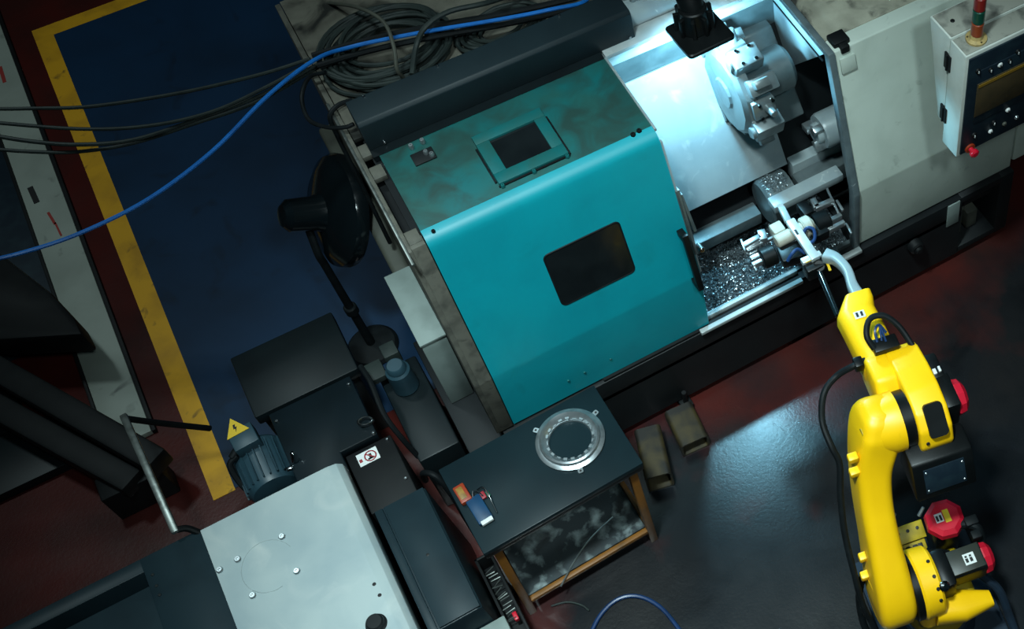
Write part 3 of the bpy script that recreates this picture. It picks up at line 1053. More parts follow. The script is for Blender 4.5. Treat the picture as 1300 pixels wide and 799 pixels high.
# connector plate at the base
b = BM()
Mp = RM @ Matrix.Translation((-0.035, 0.33, 0.44)) @ Matrix.Rotation(0.35, 4, 'X')
box(b, -0.075, 0.075, -0.05, 0.03, -0.006, 0.006, 0.004, M=Mp)
box(b, -0.065, 0.065, -0.10, -0.052, -0.05, -0.012, 0.006, M=Mp)
box(b, -0.06, 0.06, -0.02, 0.0, -0.20, -0.005, 0.004, M=Mp)
con = obj('connector_plate', b, 'yellow_dull', rb, 'dull yellow connector plate')
for dx in (-0.045, 0.0, 0.045):
    p = Mp @ Vector((dx, 0.0, 0.006))
    screw('plate_hole', p, Mp.to_3x3() @ Vector((0, 0, 1)), 0.008, 0.002, 'ink', con, 10)
for dx in (-0.02, 0.012, 0.036):
    b = BM()
    box(b, dx - 0.011, dx + 0.011, -0.088, -0.066, -0.013, -0.004, 0.002, M=Mp)
    obj('socket', b, 'ink', con)
for dx, dy in ((-0.10, 0.02), (-0.06, 0.06), (0.07, 0.045)):
    b = BM()
    p = Mp @ Vector((dx, dy, 0.0))
    q = Mp @ Vector((dx + 0.03, dy + 0.03, 0.02))
    cyl(b, p, q, 0.010, 0.008, 12, 0.002)
    obj('air_fitting', b, 'silver', con)
# main arm, a curved tapering casting
ctr = [((-0.225, 0.02, 0.45), 0.15, 0.20), ((-0.222, 0.05, 0.53), 0.165, 0.27), ((-0.218, 0.13, 0.64), 0.155, 0.265), ((-0.212, 0.23, 0.76), 0.142, 0.235),
       ((-0.203, 0.335, 0.89), 0.138, 0.215), ((-0.185, 0.42, 1.02), 0.145, 0.21), ((-0.155, 0.475, 1.12), 0.165, 0.22), ((-0.125, 0.51, 1.21), 0.175, 0.225),
       ((-0.115, 0.525, 1.28), 0.15, 0.17), ((-0.11, 0.53, 1.315), 0.10, 0.10)]
pts = smooth_path([c for c, w, h in ctr], 4)
ws = smooth_path([(w, h, 0) for c, w, h in ctr], 4)
rings = []
for i, p in enumerate(pts):
    a = pts[max(i - 1, 0)]
    c = pts[min(i + 1, len(pts) - 1)]
    d = (c - a).normalized()
    ax = (X3 - d * X3.dot(d)).normalized()
    ay = d.cross(ax)
    rings.append(rrect(p, ax, ay, ws[i].x, ws[i].y, 0.042, 4))
b = BM()
loft(b, rings, RM)
arm = obj('main_arm', b, 'robot_yellow', rb, 'curved yellow main arm', smooth=50)
b = BM()
cyl(b, (-0.30, 0.06, 0.52), (-0.14, 0.06, 0.52), 0.135, 0.14, 40, 0.03, RM)
obj('arm_hub', b, 'robot_yellow', arm)
b = BM()
lathe(b, [(0.0, 0), (0.06, 0.004), (0.085, 0.02), (0.105, 0.06), (0.124, 0.12), (0.126, 0.165), (0.0, 0.165)], (-0.203, 0.50, 1.20), (1, 0, 0), 40, RM)
obj('arm_hub', b, 'robot_yellow', arm)
for z, y in ((0.70, 0.06), (0.76, 0.115), (1.14, 0.37), (1.20, 0.39)):
    pass
for (x, y, z) in ((-0.315, 0.14, 0.62), (-0.305, 0.19, 0.70), (-0.268, 0.42, 1.17), (-0.272, 0.39, 1.10)):
    b = BM()
    box(b, x - 0.012, x + 0.03, y - 0.018, y + 0.018, z - 0.018, z + 0.018, 0.006, M=RM)
    obj('cable_lug', b, 'robot_yellow', arm)
b = BM()
cyl(b, (-0.205, 0.47, 1.25), (-0.199, 0.47, 1.25), 0.022, 0.022, 16, 0.001, RM)
obj('lifting_hole', b, 'yellow_dull', arm)
# elbow
b = BM()
cyl(b, (-0.038, 0.50, 1.20), (0.012, 0.50, 1.20), 0.118, None, 40, 0.004, RM)
obj('joint_ring', b, 'robot_black', rb, 'black elbow ring')
hood = [(0.36, 1.10), (0.345, 1.19), (0.375, 1.27), (0.44, 1.32), (0.54, 1.335), (0.65, 1.32), (0.76, 1.285), (0.80, 1.25), (0.80, 1.09), (0.65, 1.05), (0.45, 1.05)]
b = BM()
prism(b, hood, 'x', 0.008, 0.15, 0.014, 3, RM)
prism(b, [(0.62, 1.08), (0.58, 1.24), (0.64, 1.31), (0.76, 1.285), (0.80, 1.25), (0.80, 1.09)], 'x', -0.085, 0.02, 0.02, 3, RM)
elb = obj('elbow_housing', b, 'robot_yellow', rb, 'yellow elbow housing', smooth=50)
b = BM()
Mw = RM @ Matrix.Translation((0.085, 0.405, 1.297)) @ Matrix.Rotation(0.66, 4, 'X')
loft(b, [rrect((0, 0, -0.012), X3, Y3, 0.08, 0.14, 0.018), rrect((0, 0, 0.006), X3, Y3, 0.08, 0.14, 0.018)], Mw)
obj('elbow_window', b, 'robot_black', elb, 'black recessed window')
screw('elbow_bolt', RM @ Vector((0.035, 0.352, 1.22)), RM.to_3x3() @ Vector((0, -0.9, 0.4)), 0.008, 0.004, 'ink', elb, 10)
# elbow motor with red cap
b = BM()
box(b, 0.148, 0.215, 0.44, 0.60, 1.11, 1.285, 0.012, 2, RM)
box(b, 0.14, 0.20, 0.58, 0.70, 1.14, 1.29, 0.012, 2, RM)
m3 = obj('elbow_motor', b, 'robot_black', rb, 'black elbow motor')
b = BM()
lathe(b, [(0.074, 0), (0.077, 0.006), (0.072, 0.032), (0.05, 0.048), (0.0, 0.05)], (0.213, 0.515, 1.20), (1, 0, 0), 10, RM)
obj('motor_cap', b, 'red_cap', m3, 'red motor end cap', smooth=20)
b = BM()
box(b, 0.155, 0.17, 0.595, 0.62, 1.289, 1.302, 0.002, M=RM)
box(b, 0.18, 0.19, 0.60, 0.625, 1.289, 1.302, 0.002, M=RM)
obj('connector_tag', b, 'sticker_white', m3)
# black box behind the elbow
b = BM()
prism(b, [(0.215, 1.00), (0.30, 1.165), (0.42, 1.17), (0.42, 1.0)], 'x', -0.055, 0.21, 0.012, 2, RM)
bxo = obj('rear_box', b, 'robot_black', rb, 'black box behind the elbow')
b = BM()
MB_ = RM @ Matrix.Translation((0.0775, 0.2575, 1.0825)) @ Matrix.Rotation(-math.atan2(0.085, 0.165), 4, 'X')
box(b, -0.088, 0.088, -0.005, 0.006, -0.06, 0.06, 0.002, M=MB_)
obj('cover_plate', b, 'panel_dark', bxo)
for x in (-0.078, 0.078):
    for z in (-0.045, 0.045):
        screw('plate_screw', MB_ @ Vector((x, -0.004, z)), MB_.to_3x3() @ Vector((0, -1, 0)), 0.005, 0.004, 'silver', bxo, 10)
# forearm
b = BM()
fx = -0.012
loft(b, [rrect((fx, 0.74, 1.185), X3, Z3, 0.15, 0.16, 0.05, 5), rrect((fx, 0.80, 1.19), X3, Z3, 0.165, 0.18, 0.055, 5), rrect((fx - 0.005, 0.95, 1.185), X3, Z3, 0.17, 0.17, 0.055, 5),
         rrect((fx - 0.01, 1.03, 1.18), X3, Z3, 0.17, 0.155, 0.05, 5), rrect((fx + 0.012, 1.075, 1.178), X3, Z3, 0.145, 0.14, 0.03, 5), rrect((fx + 0.028, 1.115, 1.176), X3, Z3, 0.115, 0.125, 0.02, 5)], RM)
fore = obj('forearm', b, 'robot_yellow', rb, 'yellow forearm', smooth=50)
b = BM()
box(b, fx - 0.035, fx + 0.012, 0.965, 1.0, 1.268, 1.272, 0.001, M=RM)
obj('sticker', b, 'sticker_white', fore, 'white no-step sticker')
b = BM()
for dx in (-0.022, -0.002):
    box(b, fx + dx - 0.005, fx + dx + 0.005, 0.972, 0.994, 1.272, 1.2735, M=RM)
obj('footprint_mark', b, 'ink', fore)
b = BM()
box(b, fx + 0.055, fx + 0.075, 0.955, 0.962, 1.255, 1.262, 0.001, M=RM)
obj('slot_mark', b, 'ink', fore)
# cable loop and clamp block on the forearm
b = BM()
box(b, -0.035, 0.075, 0.765, 0.83, 1.27, 1.31, 0.008, 2, RM)
clamp = obj('cable_clamp', b, 'robot_black', rb, 'black cable clamp block')
b = BM()
tube(b, [RM @ Vector(p) for p in ((-0.03, 0.79, 1.30), (-0.045, 0.84, 1.335), (-0.01, 0.90, 1.35), (0.05, 0.90, 1.345), (0.10, 0.85, 1.31), (0.13, 0.76, 1.27), (0.15, 0.68, 1.25))], 0.013, 10)
obj('cable_loop', b, 'rubber', clamp)
b = BM()
tube(b, [RM @ Vector(p) for p in ((-0.01, 0.81, 1.31), (-0.005, 0.85, 1.335), (0.02, 0.87, 1.335), (0.04, 0.84, 1.31))], 0.006, 8)
tube(b, [RM @ Vector(p) for p in ((0.01, 0.81, 1.31), (0.02, 0.86, 1.34), (0.025, 0.80, 1.31))], 0.005, 8)
obj('blue_hose', b, 'hose_dark', clamp)
b = BM()
box(b, -0.125, -0.085, 0.75, 0.80, 1.22, 1.27, 0.008, M=RM)
obj('side_clamp', b, 'robot_black', rb)
b = BM()
cab = [(-0.07, 0.78, 1.25), (-0.13, 0.77, 1.25)]
W = [RM @ Vector(p) for p in cab] + [Vector((1.346, 2.301, 1.200)), Vector((1.265, 2.269, 1.180)), Vector((1.209, 2.192, 1.120)), Vector((1.190, 2.089, 1.080)), Vector((1.191, 2.030, 1.020)),
     Vector((1.144, 1.949, 0.920)), Vector((1.099, 1.842, 0.780)), Vector((1.070, 1.722, 0.640)), Vector((1.055, 1.629, 0.500)), Vector((1.074, 1.556, 0.350))]
tube(b, W, 0.014, 10)
obj('arm_cable', b, 'rubber', rb, 'black cable along the arm')
b = BM()
tube(b, [RM @ Vector(p) for p in ((-0.30, 0.18, 0.55), (-0.34, 0.12, 0.40), (-0.33, 0.02, 0.22), (-0.22, -0.05, 0.1), (-0.1, -0.12, 0.06))], 0.016, 10)
obj('arm_cable', b, 'rubber', rb)
b = BM()
tube(b, [RM @ Vector(p) for p in ((-0.09, 0.24, 0.42), (-0.02, 0.20, 0.44), (0.05, 0.19, 0.43), (0.10, 0.18, 0.40))], 0.022, 10)
tube(b, [RM @ Vector(p) for p in ((-0.10, 0.30, 0.40), (-0.08, 0.20, 0.43), (0.0, 0.16, 0.40))], 0.018, 10)
obj('base_cable', b, 'rubber', rb)
b = BM()
tube(b, [RM @ Vector(p) for p in ((0.20, 0.05, 0.40), (0.27, -0.02, 0.30), (0.30, -0.10, 0.15), (0.32, -0.20, 0.03))], 0.02, 10)
obj('base_cable', b, 'navy_cloth', rb)

# wrist: bright fork and black rod
b = BM()
wp = [Vector((1.630, 2.564, 1.190)), Vector((1.644, 2.651, 1.170)), Vector((1.674, 2.745, 1.150)), Vector((1.673, 2.835, 1.130)), Vector((1.646, 2.885, 1.120))]
pp = smooth_path(wp, 5)
rings = []
for i, p in enumerate(pp):
    d = (pp[min(i + 1, len(pp) - 1)] - pp[max(i - 1, 0)]).normalized()
    ax = d.cross(Z3).normalized()
    wv = 0.060 - 0.018 * math.sin(PI * i / (len(pp) - 1))
    rings.append(rrect(p, ax, ax.cross(d), wv, 0.055, 0.012, 3))
loft(b, rings)
wri = obj('wrist_fork', b, 'liner_grey', rb, 'steel wrist fork')
b = BM()
cyl(b, (1.525, 2.581, 1.130), (1.587, 2.836, 1.090), 0.014, 0.014, 16, 0.003)
obj('wrist_rod', b, 'black_gloss', rb, 'glossy black wrist rod')
b = BM()
bar(b, (1.546, 2.899, 1.050), (1.722, 2.889, 1.050), 0.065, 0.08, 0.008)
cyl(b, (1.633, 2.923, 1.000), (1.606, 2.873, 1.085), 0.03, 0.03, 24, 0.006)
flg = obj('wrist_flange', b, 'robot_black', rb, 'black wrist flange block')
b = BM()
bar(b, (1.558, 2.916, 1.100), (1.610, 2.914, 1.100), 0.014, 0.006, 0.001)
bar(b, (1.639, 2.860, 1.100), (1.629, 2.817, 1.100), 0.012, 0.006, 0.001)
obj('wrist_label', b, 'sticker_yellow', flg, 'small yellow label')

# double gripper
grp_mid = Vector((1.615, 3.151, 1.000))
b = BM()
bar(b, (1.606, 2.901, 1.100), (1.616, 3.145, 1.100), 0.042, 0.03, 0.004)
bar(b, (1.547, 2.926, 1.090), (1.643, 2.921, 1.090), 0.03, 0.03, 0.004)
gb = obj('gripper_bracket', b, 'aluminium', rb, 'pale aluminium gripper bracket')
b = BM()
bar(b, (1.612, 3.154, 1.085), (1.625, 3.241, 1.085), 0.032, 0.028, 0.006)
cyl(b, (1.632, 3.260, 1.070), (1.622, 3.240, 1.100), 0.016, 0.016, 16, 0.003)
obj('bracket_tip', b, 'liner_grey', gb)
b = BM()
bar(b, (1.604, 3.082, 1.116), (1.603, 3.052, 1.116), 0.012, 0.002, 0.0)
obj('bracket_slot', b, 'ink', gb)
b = BM()
cyl(b, (1.524, 3.121, 1.030), (1.721, 3.122, 1.030), 0.032, 0.032, 24, 0.006)
cyl(b, (1.662, 3.123, 1.030), (1.712, 3.122, 1.030), 0.05, 0.05, 24, 0.008)
box(b, -0.03, 0.03, -0.03, 0.03, -0.03, 0.03, 0.008, M=Matrix.Translation(Vector((1.563, 3.174, 1.030))))
gbody = obj('gripper_body', b, 'beige_plastic', rb, 'beige gripper rotary body')
b = BM()
box(b, -0.025, 0.025, -0.04, 0.04, -0.03, 0.03, 0.006, M=Matrix.Translation(Vector((1.727, 3.203, 1.030))))
obj('valve_block', b, 'robot_black', gbody)
b = BM()
cyl(b, (1.499, 3.089, 1.000), (1.427, 3.093, 1.000), 0.05, 0.05, 20, 0.006)
bar(b, (1.507, 3.061, 0.990), (1.620, 3.041, 0.990), 0.09, 0.06, 0.008)
obj('gripper_motor', b, 'robot_black', rb)
b = BM()
cyl(b, (1.729, 3.123, 1.010), (1.803, 3.119, 1.010), 0.055, 0.05, 20, 0.006)
bar(b, (1.682, 3.088, 1.000), (1.767, 3.087, 1.000), 0.08, 0.06, 0.008)
obj('gripper_motor', b, 'robot_black', rb)
b = BM()
tube(b, [(1.510, 2.991, 1.050), (1.541, 2.998, 1.080), (1.573, 3.004, 1.080), (1.595, 2.980, 1.060)], 0.008, 8)
tube(b, [(1.627, 3.062, 1.060), (1.662, 3.077, 1.090), (1.685, 3.053, 1.090), (1.668, 3.018, 1.070), (1.632, 3.016, 1.050)], 0.008, 8)
obj('gripper_hose', b, 'hose_dark', rb, 'blue gripper hose')


def jaw(name, flip, items):
    bb = BM()
    for kind, p0, p1, w, h in items:
        bar(bb, p0, p1, w, h, 0.002)
    return obj(name, bb, 'silver', rb, 'silver gripper jaws')


jaw('gripper_jaw', 1, [
    ('b', (1.500, 3.217, 1.020), (1.485, 3.164, 1.020), 0.035, 0.03), ('b', (1.391, 3.186, 1.020), (1.484, 3.190, 1.020), 0.025, 0.03),
    ('b', (1.397, 3.219, 1.020), (1.382, 3.156, 1.020), 0.010, 0.03), ('b', (1.398, 3.173, 1.000), (1.562, 3.169, 1.000), 0.012, 0.015),
    ('b', (1.400, 3.157, 0.980), (1.486, 3.155, 0.980), 0.010, 0.012)])
jaw('gripper_jaw', 1, [
    ('b', (1.386, 3.114, 1.000), (1.502, 3.108, 1.000), 0.022, 0.04), ('b', (1.377, 3.084, 1.000), (1.492, 3.078, 1.000), 0.018, 0.03),
    ('b', (1.471, 3.112, 1.000), (1.465, 3.059, 1.000), 0.03, 0.04), ('b', (1.384, 3.083, 0.990), (1.383, 3.053, 0.990), 0.01, 0.02)])
jaw('gripper_jaw', -1, [
    ('b', (1.794, 3.245, 1.020), (1.784, 3.192, 1.020), 0.028, 0.03), ('b', (1.778, 3.196, 1.020), (1.873, 3.190, 1.020), 0.024, 0.03),
    ('b', (1.891, 3.278, 1.000), (1.858, 3.110, 1.000), 0.010, 0.015), ('b', (1.893, 3.195, 1.000), (1.887, 3.129, 1.000), 0.012, 0.015)])
jaw('gripper_jaw', -1, [
    ('b', (1.784, 3.108, 1.000), (1.864, 3.106, 1.000), 0.020, 0.04), ('b', (1.772, 3.068, 1.000), (1.857, 3.068, 1.000), 0.020, 0.03),
    ('b', (1.791, 3.114, 1.000), (1.778, 3.064, 1.000), 0.022, 0.04), ('b', (1.868, 3.072, 0.980), (1.859, 3.009, 0.980), 0.009, 0.012)])

# ------------------------------------------------------------------ work table
TBL = Matrix.Translation((0.165, 2.775, 0)) @ Matrix.Rotation(math.radians(1.5), 4, 'Z')
tb = thing('work_table', 'small black topped work table with an orange steel frame', 'table', (0.165, 2.775, 0))
b = BM()
box(b, -0.365, 0.365, -0.225, 0.225, 0.795, 0.83, 0.004, 2, TBL)
obj('table_top', b, 'table_black', tb, 'flat black table top')
b = BM()
box(b, -0.362, 0.362, -0.222, 0.222, 0.765, 0.796, 0.002, 2, TBL)
obj('top_frame', b, 'table_edge', tb)
for sx_ in (-1, 1):
    for sy_ in (-1, 1):
        b = BM()
        box(b, sx_ * 0.315 - 0.018, sx_ * 0.315 + 0.018, sy_ * 0.19 - 0.018, sy_ * 0.19 + 0.018, 0.0, 0.766, 0.003, 2, TBL)
        obj('leg', b, 'frame_orange', tb)
for sy_ in (-1, 1):
    b = BM()
    box(b, -0.30, 0.30, sy_ * 0.19 - 0.015, sy_ * 0.19 + 0.015, 0.735, 0.764, 0.003, 2, TBL)
    obj('rail', b, 'frame_orange', tb)
    b = BM()
    box(b, -0.30, 0.30, sy_ * 0.19 - 0.012, sy_ * 0.19 + 0.012, 0.10, 0.13, 0.003, 2, TBL)
    obj('rail', b, 'frame_orange', tb)
for sx_ in (-1, 1):
    b = BM()
    box(b, sx_ * 0.315 - 0.012, sx_ * 0.315 + 0.012, -0.18, 0.18, 0.10, 0.13, 0.003, 2, TBL)
    obj('rail', b, 'frame_orange', tb)
b = BM()
box(b, -0.298, 0.298, -0.178, 0.185, 0.128, 0.14, 0.002, 2, TBL)
obj('lower_shelf', b, 'shelf_dusty', tb, 'dusty lower shelf')

# ring shaped casting on the table
rc = (0.323, 2.817, 0.845)
rg = thing('ring_casting', 'round silver ring casting with three lugs on the black table', 'machine part', (rc[0], rc[1], 0.831))
b = BM()
lathe(b, [(0.09, 0.0), (0.138, 0.0), (0.147, 0.005), (0.147, 0.014), (0.138, 0.018), (0.130, 0.020), (0.127, 0.036), (0.119, 0.040), (0.112, 0.034), (0.094, 0.016), (0.09, 0.010), (0.09, 0.0)], (rc[0], rc[1], 0.831), (0, 0, 1), 48)
obj('ring_body', b, 'silver', rg)
for k in range(20):
    a = 2 * PI * k / 20
    b = BM()
    M = Matrix.Translation((rc[0], rc[1], 0.831)) @ Matrix.Rotation(a, 4, 'Z')
    box(b, 0.093, 0.112, -0.008, 0.008, 0.01, 0.025 if k % 3 else 0.020, 0.0, M=M)
    obj('inner_tooth', b, 'silver', rg)
for px in ((0.464, 2.873, 0.840), (0.226, 2.925, 0.840), (0.301, 2.686, 0.840)):
    b = BM()
    d = (Vector((px[0], px[1], 0)) - Vector((rc[0], rc[1], 0))).normalized()
    ang = math.atan2(d.y, d.x)
    M = Matrix.Translation((rc[0], rc[1], 0.831)) @ Matrix.Rotation(ang, 4, 'Z')
    loft(b, [rrect((0.154, 0, 0.004), X3, Y3, 0.030, 0.022, 0.006), rrect((0.154, 0, 0.012), X3, Y3, 0.030, 0.022, 0.006)], M)
    lg = obj('lug', b, 'silver', rg)
    b = BM()
    cyl(b, (0.159, 0, 0.0115), (0.159, 0, 0.0125), 0.005, 0.005, 12, 0, M)
    obj('lug_hole', b, 'ink', lg)

# small blue and orange instrument on the table
g0 = Vector((-0.129, 2.732, 0.845))
gm = Matrix.Translation((g0.x, g0.y, 0.831)) @ Matrix.Rotation(math.radians(4), 4, 'Z')
gi = thing('hand_gauge', 'small blue hand gauge with an orange head lying on the black table', 'tool', (g0.x, g0.y, 0.831))
b = BM()
box(b, -0.034, 0.03, -0.075, 0.055, 0.0, 0.024, 0.006, 2, gm)
obj('gauge_body', b, 'gauge_blue', gi, 'blue body')
b = BM()
box(b, -0.05, -0.002, 0.048, 0.135, 0.0, 0.03, 0.005, 2, gm)
obj('gauge_head', b, 'gauge_orange', gi, 'orange red head')
b = BM()
box(b, -0.042, -0.016, 0.062, 0.122, 0.029, 0.032, 0.001, 2, gm)
obj('gauge_face', b, 'gauge_amber', gi, 'amber face plate')
b = BM()
box(b, -0.024, 0.026, -0.085, -0.066, 0.008, 0.026, 0.002, 2, gm)
obj('gauge_label', b, 'sticker_white', gi, 'white end label')
b = BM()
tube(b, [gm @ Vector(p) for p in ((0.0, 0.05, 0.02), (0.015, 0.075, 0.025), (0.03, 0.06, 0.02), (0.038, 0.035, 0.015))], 0.003, 6)
tube(b, [gm @ Vector(p) for p in ((0.03, 0.075, 0.015), (0.055, 0.07, 0.02), (0.06, 0.035, 0.02), (0.055, -0.01, 0.01), (0.05, -0.06, 0.005))], 0.003, 6)
obj('gauge_wire', b, 'chrome', gi)
b = BM()
box(b, 0.028, 0.05, 0.025, 0.06, 0.0, 0.014, 0.004, 2, gm)
obj('gauge_clip', b, 'sticker_red', gi)
b = BM()
box(b, 0.052, 0.066, 0.022, 0.05, 0.0, 0.012, 0.003, 2, gm)
obj('gauge_clip', b, 'sign_green', gi)

# thin pale wire on the lower shelf
b = BM()
tube(b, [(0.362, 2.725, 0.145), (0.229, 2.684, 0.147), (0.111, 2.619, 0.146), (0.014, 2.548, 0.145)], 0.004, 6)
o = obj('wire_rod', b, 'silver', None)
tag(o, 'thin pale bent wire lying on the dusty table shelf', 'wire')

# ------------------------------------------------------------------ ochre fork tubes at the foot of the lathe
for nm, q, label in (('a', ((0.823, 3.048, 0.110), (0.955, 3.032, 0.110), (0.942, 2.886, 0.110)), 'open ended ochre steel box tube lying flat at the lathe foot'),
                     ('b', ((0.636, 3.006, 0.150), (0.749, 2.995, 0.150), (0.691, 2.785, 0.150)), 'open ended ochre steel box tube closest to the table leg')):
    A, B_, C_ = [Vector(v) for v in q]
    d = (C_ - B_)
    d.z = 0
    d.normalize()
    s = Vector((-d.y, d.x, 0))
    w = 0.145 if nm == 'a' else 0.13
    h = A.z
    mid = (A + B_) / 2
    mid.z = 0
    p0 = mid - d * 0.06
    L = 0.06 + (0.155 if nm == 'a' else 0.21)
    mm = Matrix(((s.x, d.x, 0, p0.x), (s.y, d.y, 0, p0.y), (0, 0, 1, 0), (0, 0, 0, 1)))
    t = BM()
    R_o = [rrect((0, y, h / 2), X3, Z3, w, h, 0.022) for y in (0, L)]
    R_i = [rrect((0, y, h / 2), X3, Z3, w - 0.02, h - 0.02, 0.014) for y in (0, L)]
    vo = [[t.verts.new(p) for p in r] for r in R_o]
    vi = [[t.verts.new(p) for p in r] for r in R_i]
    n = len(vo[0])
    for j in range(n):
        k = (j + 1) % n
        t.faces.new((vo[0][j], vo[0][k], vo[1][k], vo[1][j]))
        t.faces.new((vi[0][j], vi[1][j], vi[1][k], vi[0][k]))
        t.faces.new((vo[0][j], vi[0][j], vi[0][k], vo[0][k]))
        t.faces.new((vo[1][j], vo[1][k], vi[1][k], vi[1][j]))
    b = BM()
    merge(b, t, mm)
    o = obj('box_tube', b, 'tube_ochre', None)
    tag(o, label, 'steel tube', 'ochre tubes at the lathe foot')

# ------------------------------------------------------------------ hydraulic group left of the table
wc_ = thing('white_cabinet', 'low cabinet with a bright white sheet metal top and bolts', 'cabinet', (-0.84, 2.7, 0))
b = BM()
box(b, -1.125, -0.545, 1.9, 3.265, 0.0, 0.765, 0.01)
obj('cabinet_body', b, 'grey_paint', wc_)
b = BM()
prism(b, [(-1.132, 0.765), (-1.132, 0.80), (-0.60, 0.80), (-0.562, 0.792), (-0.540, 0.765), (-0.535, 0.70), (-0.545, 0.70), (-0.56, 0.765)], 'y', 1.9, 3.272, 0.003)
obj('sheet_top', b, 'tin_white', wc_, 'bright white sheet metal top')
for p in ((-0.858, 3.065, 0.802), (-1.040, 3.065, 0.802), (-1.115, 3.059, 0.802), (-0.856, 2.889, 0.802), (-1.037, 2.884, 0.802)):
    screw('bolt', (p[0], p[1], 0.799), (0, 0, 1), 0.014, 0.012, 'silver', wc_, 14)
for p in ((-0.614, 2.672, 0.802), (-0.612, 2.617, 0.802)):
    screw('rivet_hole', (p[0], p[1], 0.799), (0, 0, 1), 0.008, 0.002, 'ink', wc_, 12)
p = (-0.665, 2.510, 0.802)
b = BM()
lathe(b, [(0.042, 0), (0.042, 0.006), (0.036, 0.01), (0.034, 0.03), (0.028, 0.036), (0, 0.037)], (p[0], p[1], 0.799), (0, 0, 1), 28)
obj('filler_cap', b, 'base_grey', wc_, 'dark round filler cap')
mat('stain_ring', '9aa6a6', '8b989a', 20, 0.4, 0.7, rough=0.55)
b = BM()
mid = Vector((-0.945, 2.973, 0.801))
t = []
for k in range(30):
    a = 0.3 + 4.6 * k / 29
    t.append((mid.x + 0.105 * math.cos(a), mid.y + 0.115 * math.sin(a), 0.8005))
tube(b, t, 0.0016, 5, raw=True)
obj('scratch_ring', b, 'stain_ring', wc_)

gc = thing('grey_side_cabinet', 'narrow slate grey cabinet beside the white topped one', 'cabinet', (-0.41, 2.6, 0))
b = BM()
prism(b, [(-0.515, 0.0), (-0.515, 0.68), (-0.505, 0.688), (-0.31, 0.688), (-0.292, 0.68), (-0.255, 0.0)], 'y', 2.405, 3.03, 0.006)
obj('cabinet_body', b, 'grey_paint', gc)
b = BM()
box(b, -0.513, -0.479, 2.41, 3.025, 0.686, 0.70, 0.002)
obj('lid_panel', b, 'grey_paint', gc)
b = BM()
box(b, -0.471, -0.298, 2.41, 3.025, 0.686, 0.70, 0.002)
obj('lid_panel', b, 'grey_paint', gc)
p = (-0.394, 2.726, 0.700)
screw('rivet_hole', (p[0], p[1], 0.699), (0, 0, 1), 0.007, 0.002, 'ink', gc, 10)
b = BM()
box(b, -0.39, -0.24, 2.33, 2.40, 0.40, 0.52, 0.006)
obj('terminal_box', b, 'box_white', gc)

# left hand dark conveyor body with slot
cv = thing('conveyor_bed', 'dark grey conveyor bed with a long black slot', 'conveyor', (-2.0, 2.9, 0))
b = BM()
box(b, -3.2, -1.385, 3.245, 3.31, 0.3, 0.75, 0.004)
box(b, -1.387, -1.14, 2.0, 3.31, 0.3, 0.75, 0.004)
box(b, -3.2, -1.385, 2.0, 3.175, 0.3, 0.75, 0.004)
box(b, -3.2, -1.38, 3.17, 3.25, 0.3, 0.60)
obj('bed_body', b, 'grey_paint', cv)
b = BM()
box(b, -3.1, -1.2, 2.1, 3.25, 0.0, 0.31)
obj('bed_plinth', b, 'grey_paint_dark', cv)
for y in (3.215, 3.16, 3.115):
    screw('bed_screw', (-1.36, y, 0.749), (0, 0, 1), 0.007, 0.004, 'grey_paint_dark', cv, 10)
b = BM()
tube(b, [(-1.02, 3.955, 0.46), (-1.16, 3.955, 0.66), (-1.245, 3.955, 0.79)], 0.014, 10)
obj('grab_rail_arm', b, 'black_plastic', cv)
b = BM()
tube(b, [(-1.15, 3.30, 0.74), (-1.18, 3.325, 0.775), (-1.216, 3.33, 0.795)], 0.014, 10)
obj('grab_rail_arm', b, 'black_plastic', cv)
b = BM()
bar(b, (-1.252, 3.975, 0.80), (-1.218, 3.315, 0.80), 0.030, 0.022, 0.006)
obj('grab_rail', b, 'steel_edge', cv, 'worn pale grab rail')

# tank with lid, motor, pump
tk = thing('hydraulic_tank', 'black hydraulic tank with a bolted dark lid', 'tank', (-0.55, 3.5, 0))
b = BM()
prism(b, [(-0.74, 3.28), (-0.535, 3.28), (-0.535, 3.37), (-0.37, 3.37), (-0.37, 3.715), (-0.74, 3.715)], 'z', 0.64, 0.70, 0.006)
obj('tank_lid', b, 'tank_black', tk, 'dark bolted lid')
b = BM()
box(b, -0.72, -0.39, 3.39, 3.70, 0.0, 0.64, 0.006)
obj('tank_body', b, 'base_dark', tk)
for p in ((-0.388, 3.670, 0.700), (-0.718, 3.660, 0.700), (-0.382, 3.298, 0.700)):
    screw('lid_bolt', (min(max(p[0], -0.73), -0.38), min(max(p[1], 3.38), 3.70), 0.699), (0, 0, 1), 0.009, 0.010, 'chrome', tk, 10)
p = (-0.390, 3.441, 0.720)
b = BM()
tube(b, [(p[0] + 0.028 * math.cos(a * PI / 6), p[1] + 0.02 * math.sin(a * PI / 6), 0.703 + 0.03 * abs(math.sin(a * PI / 6 * 0.5))) for a in range(12)], 0.006, 8, closed=True, k=2)
obj('lifting_eye', b, 'chrome', tk, 'chrome lifting eye')
p = (-0.713, 3.434, 0.720)
b = BM()
cyl(b, (p[0], p[1], 0.70), (p[0] + 0.008, p[1] + 0.012, 0.755), 0.016, 0.010, 14, 0.004)
box(b, p[0] - 0.045, p[0] - 0.015, p[1] - 0.035, p[1] - 0.02, 0.70, 0.715, 0.003)
obj('breather', b, 'chrome', tk)

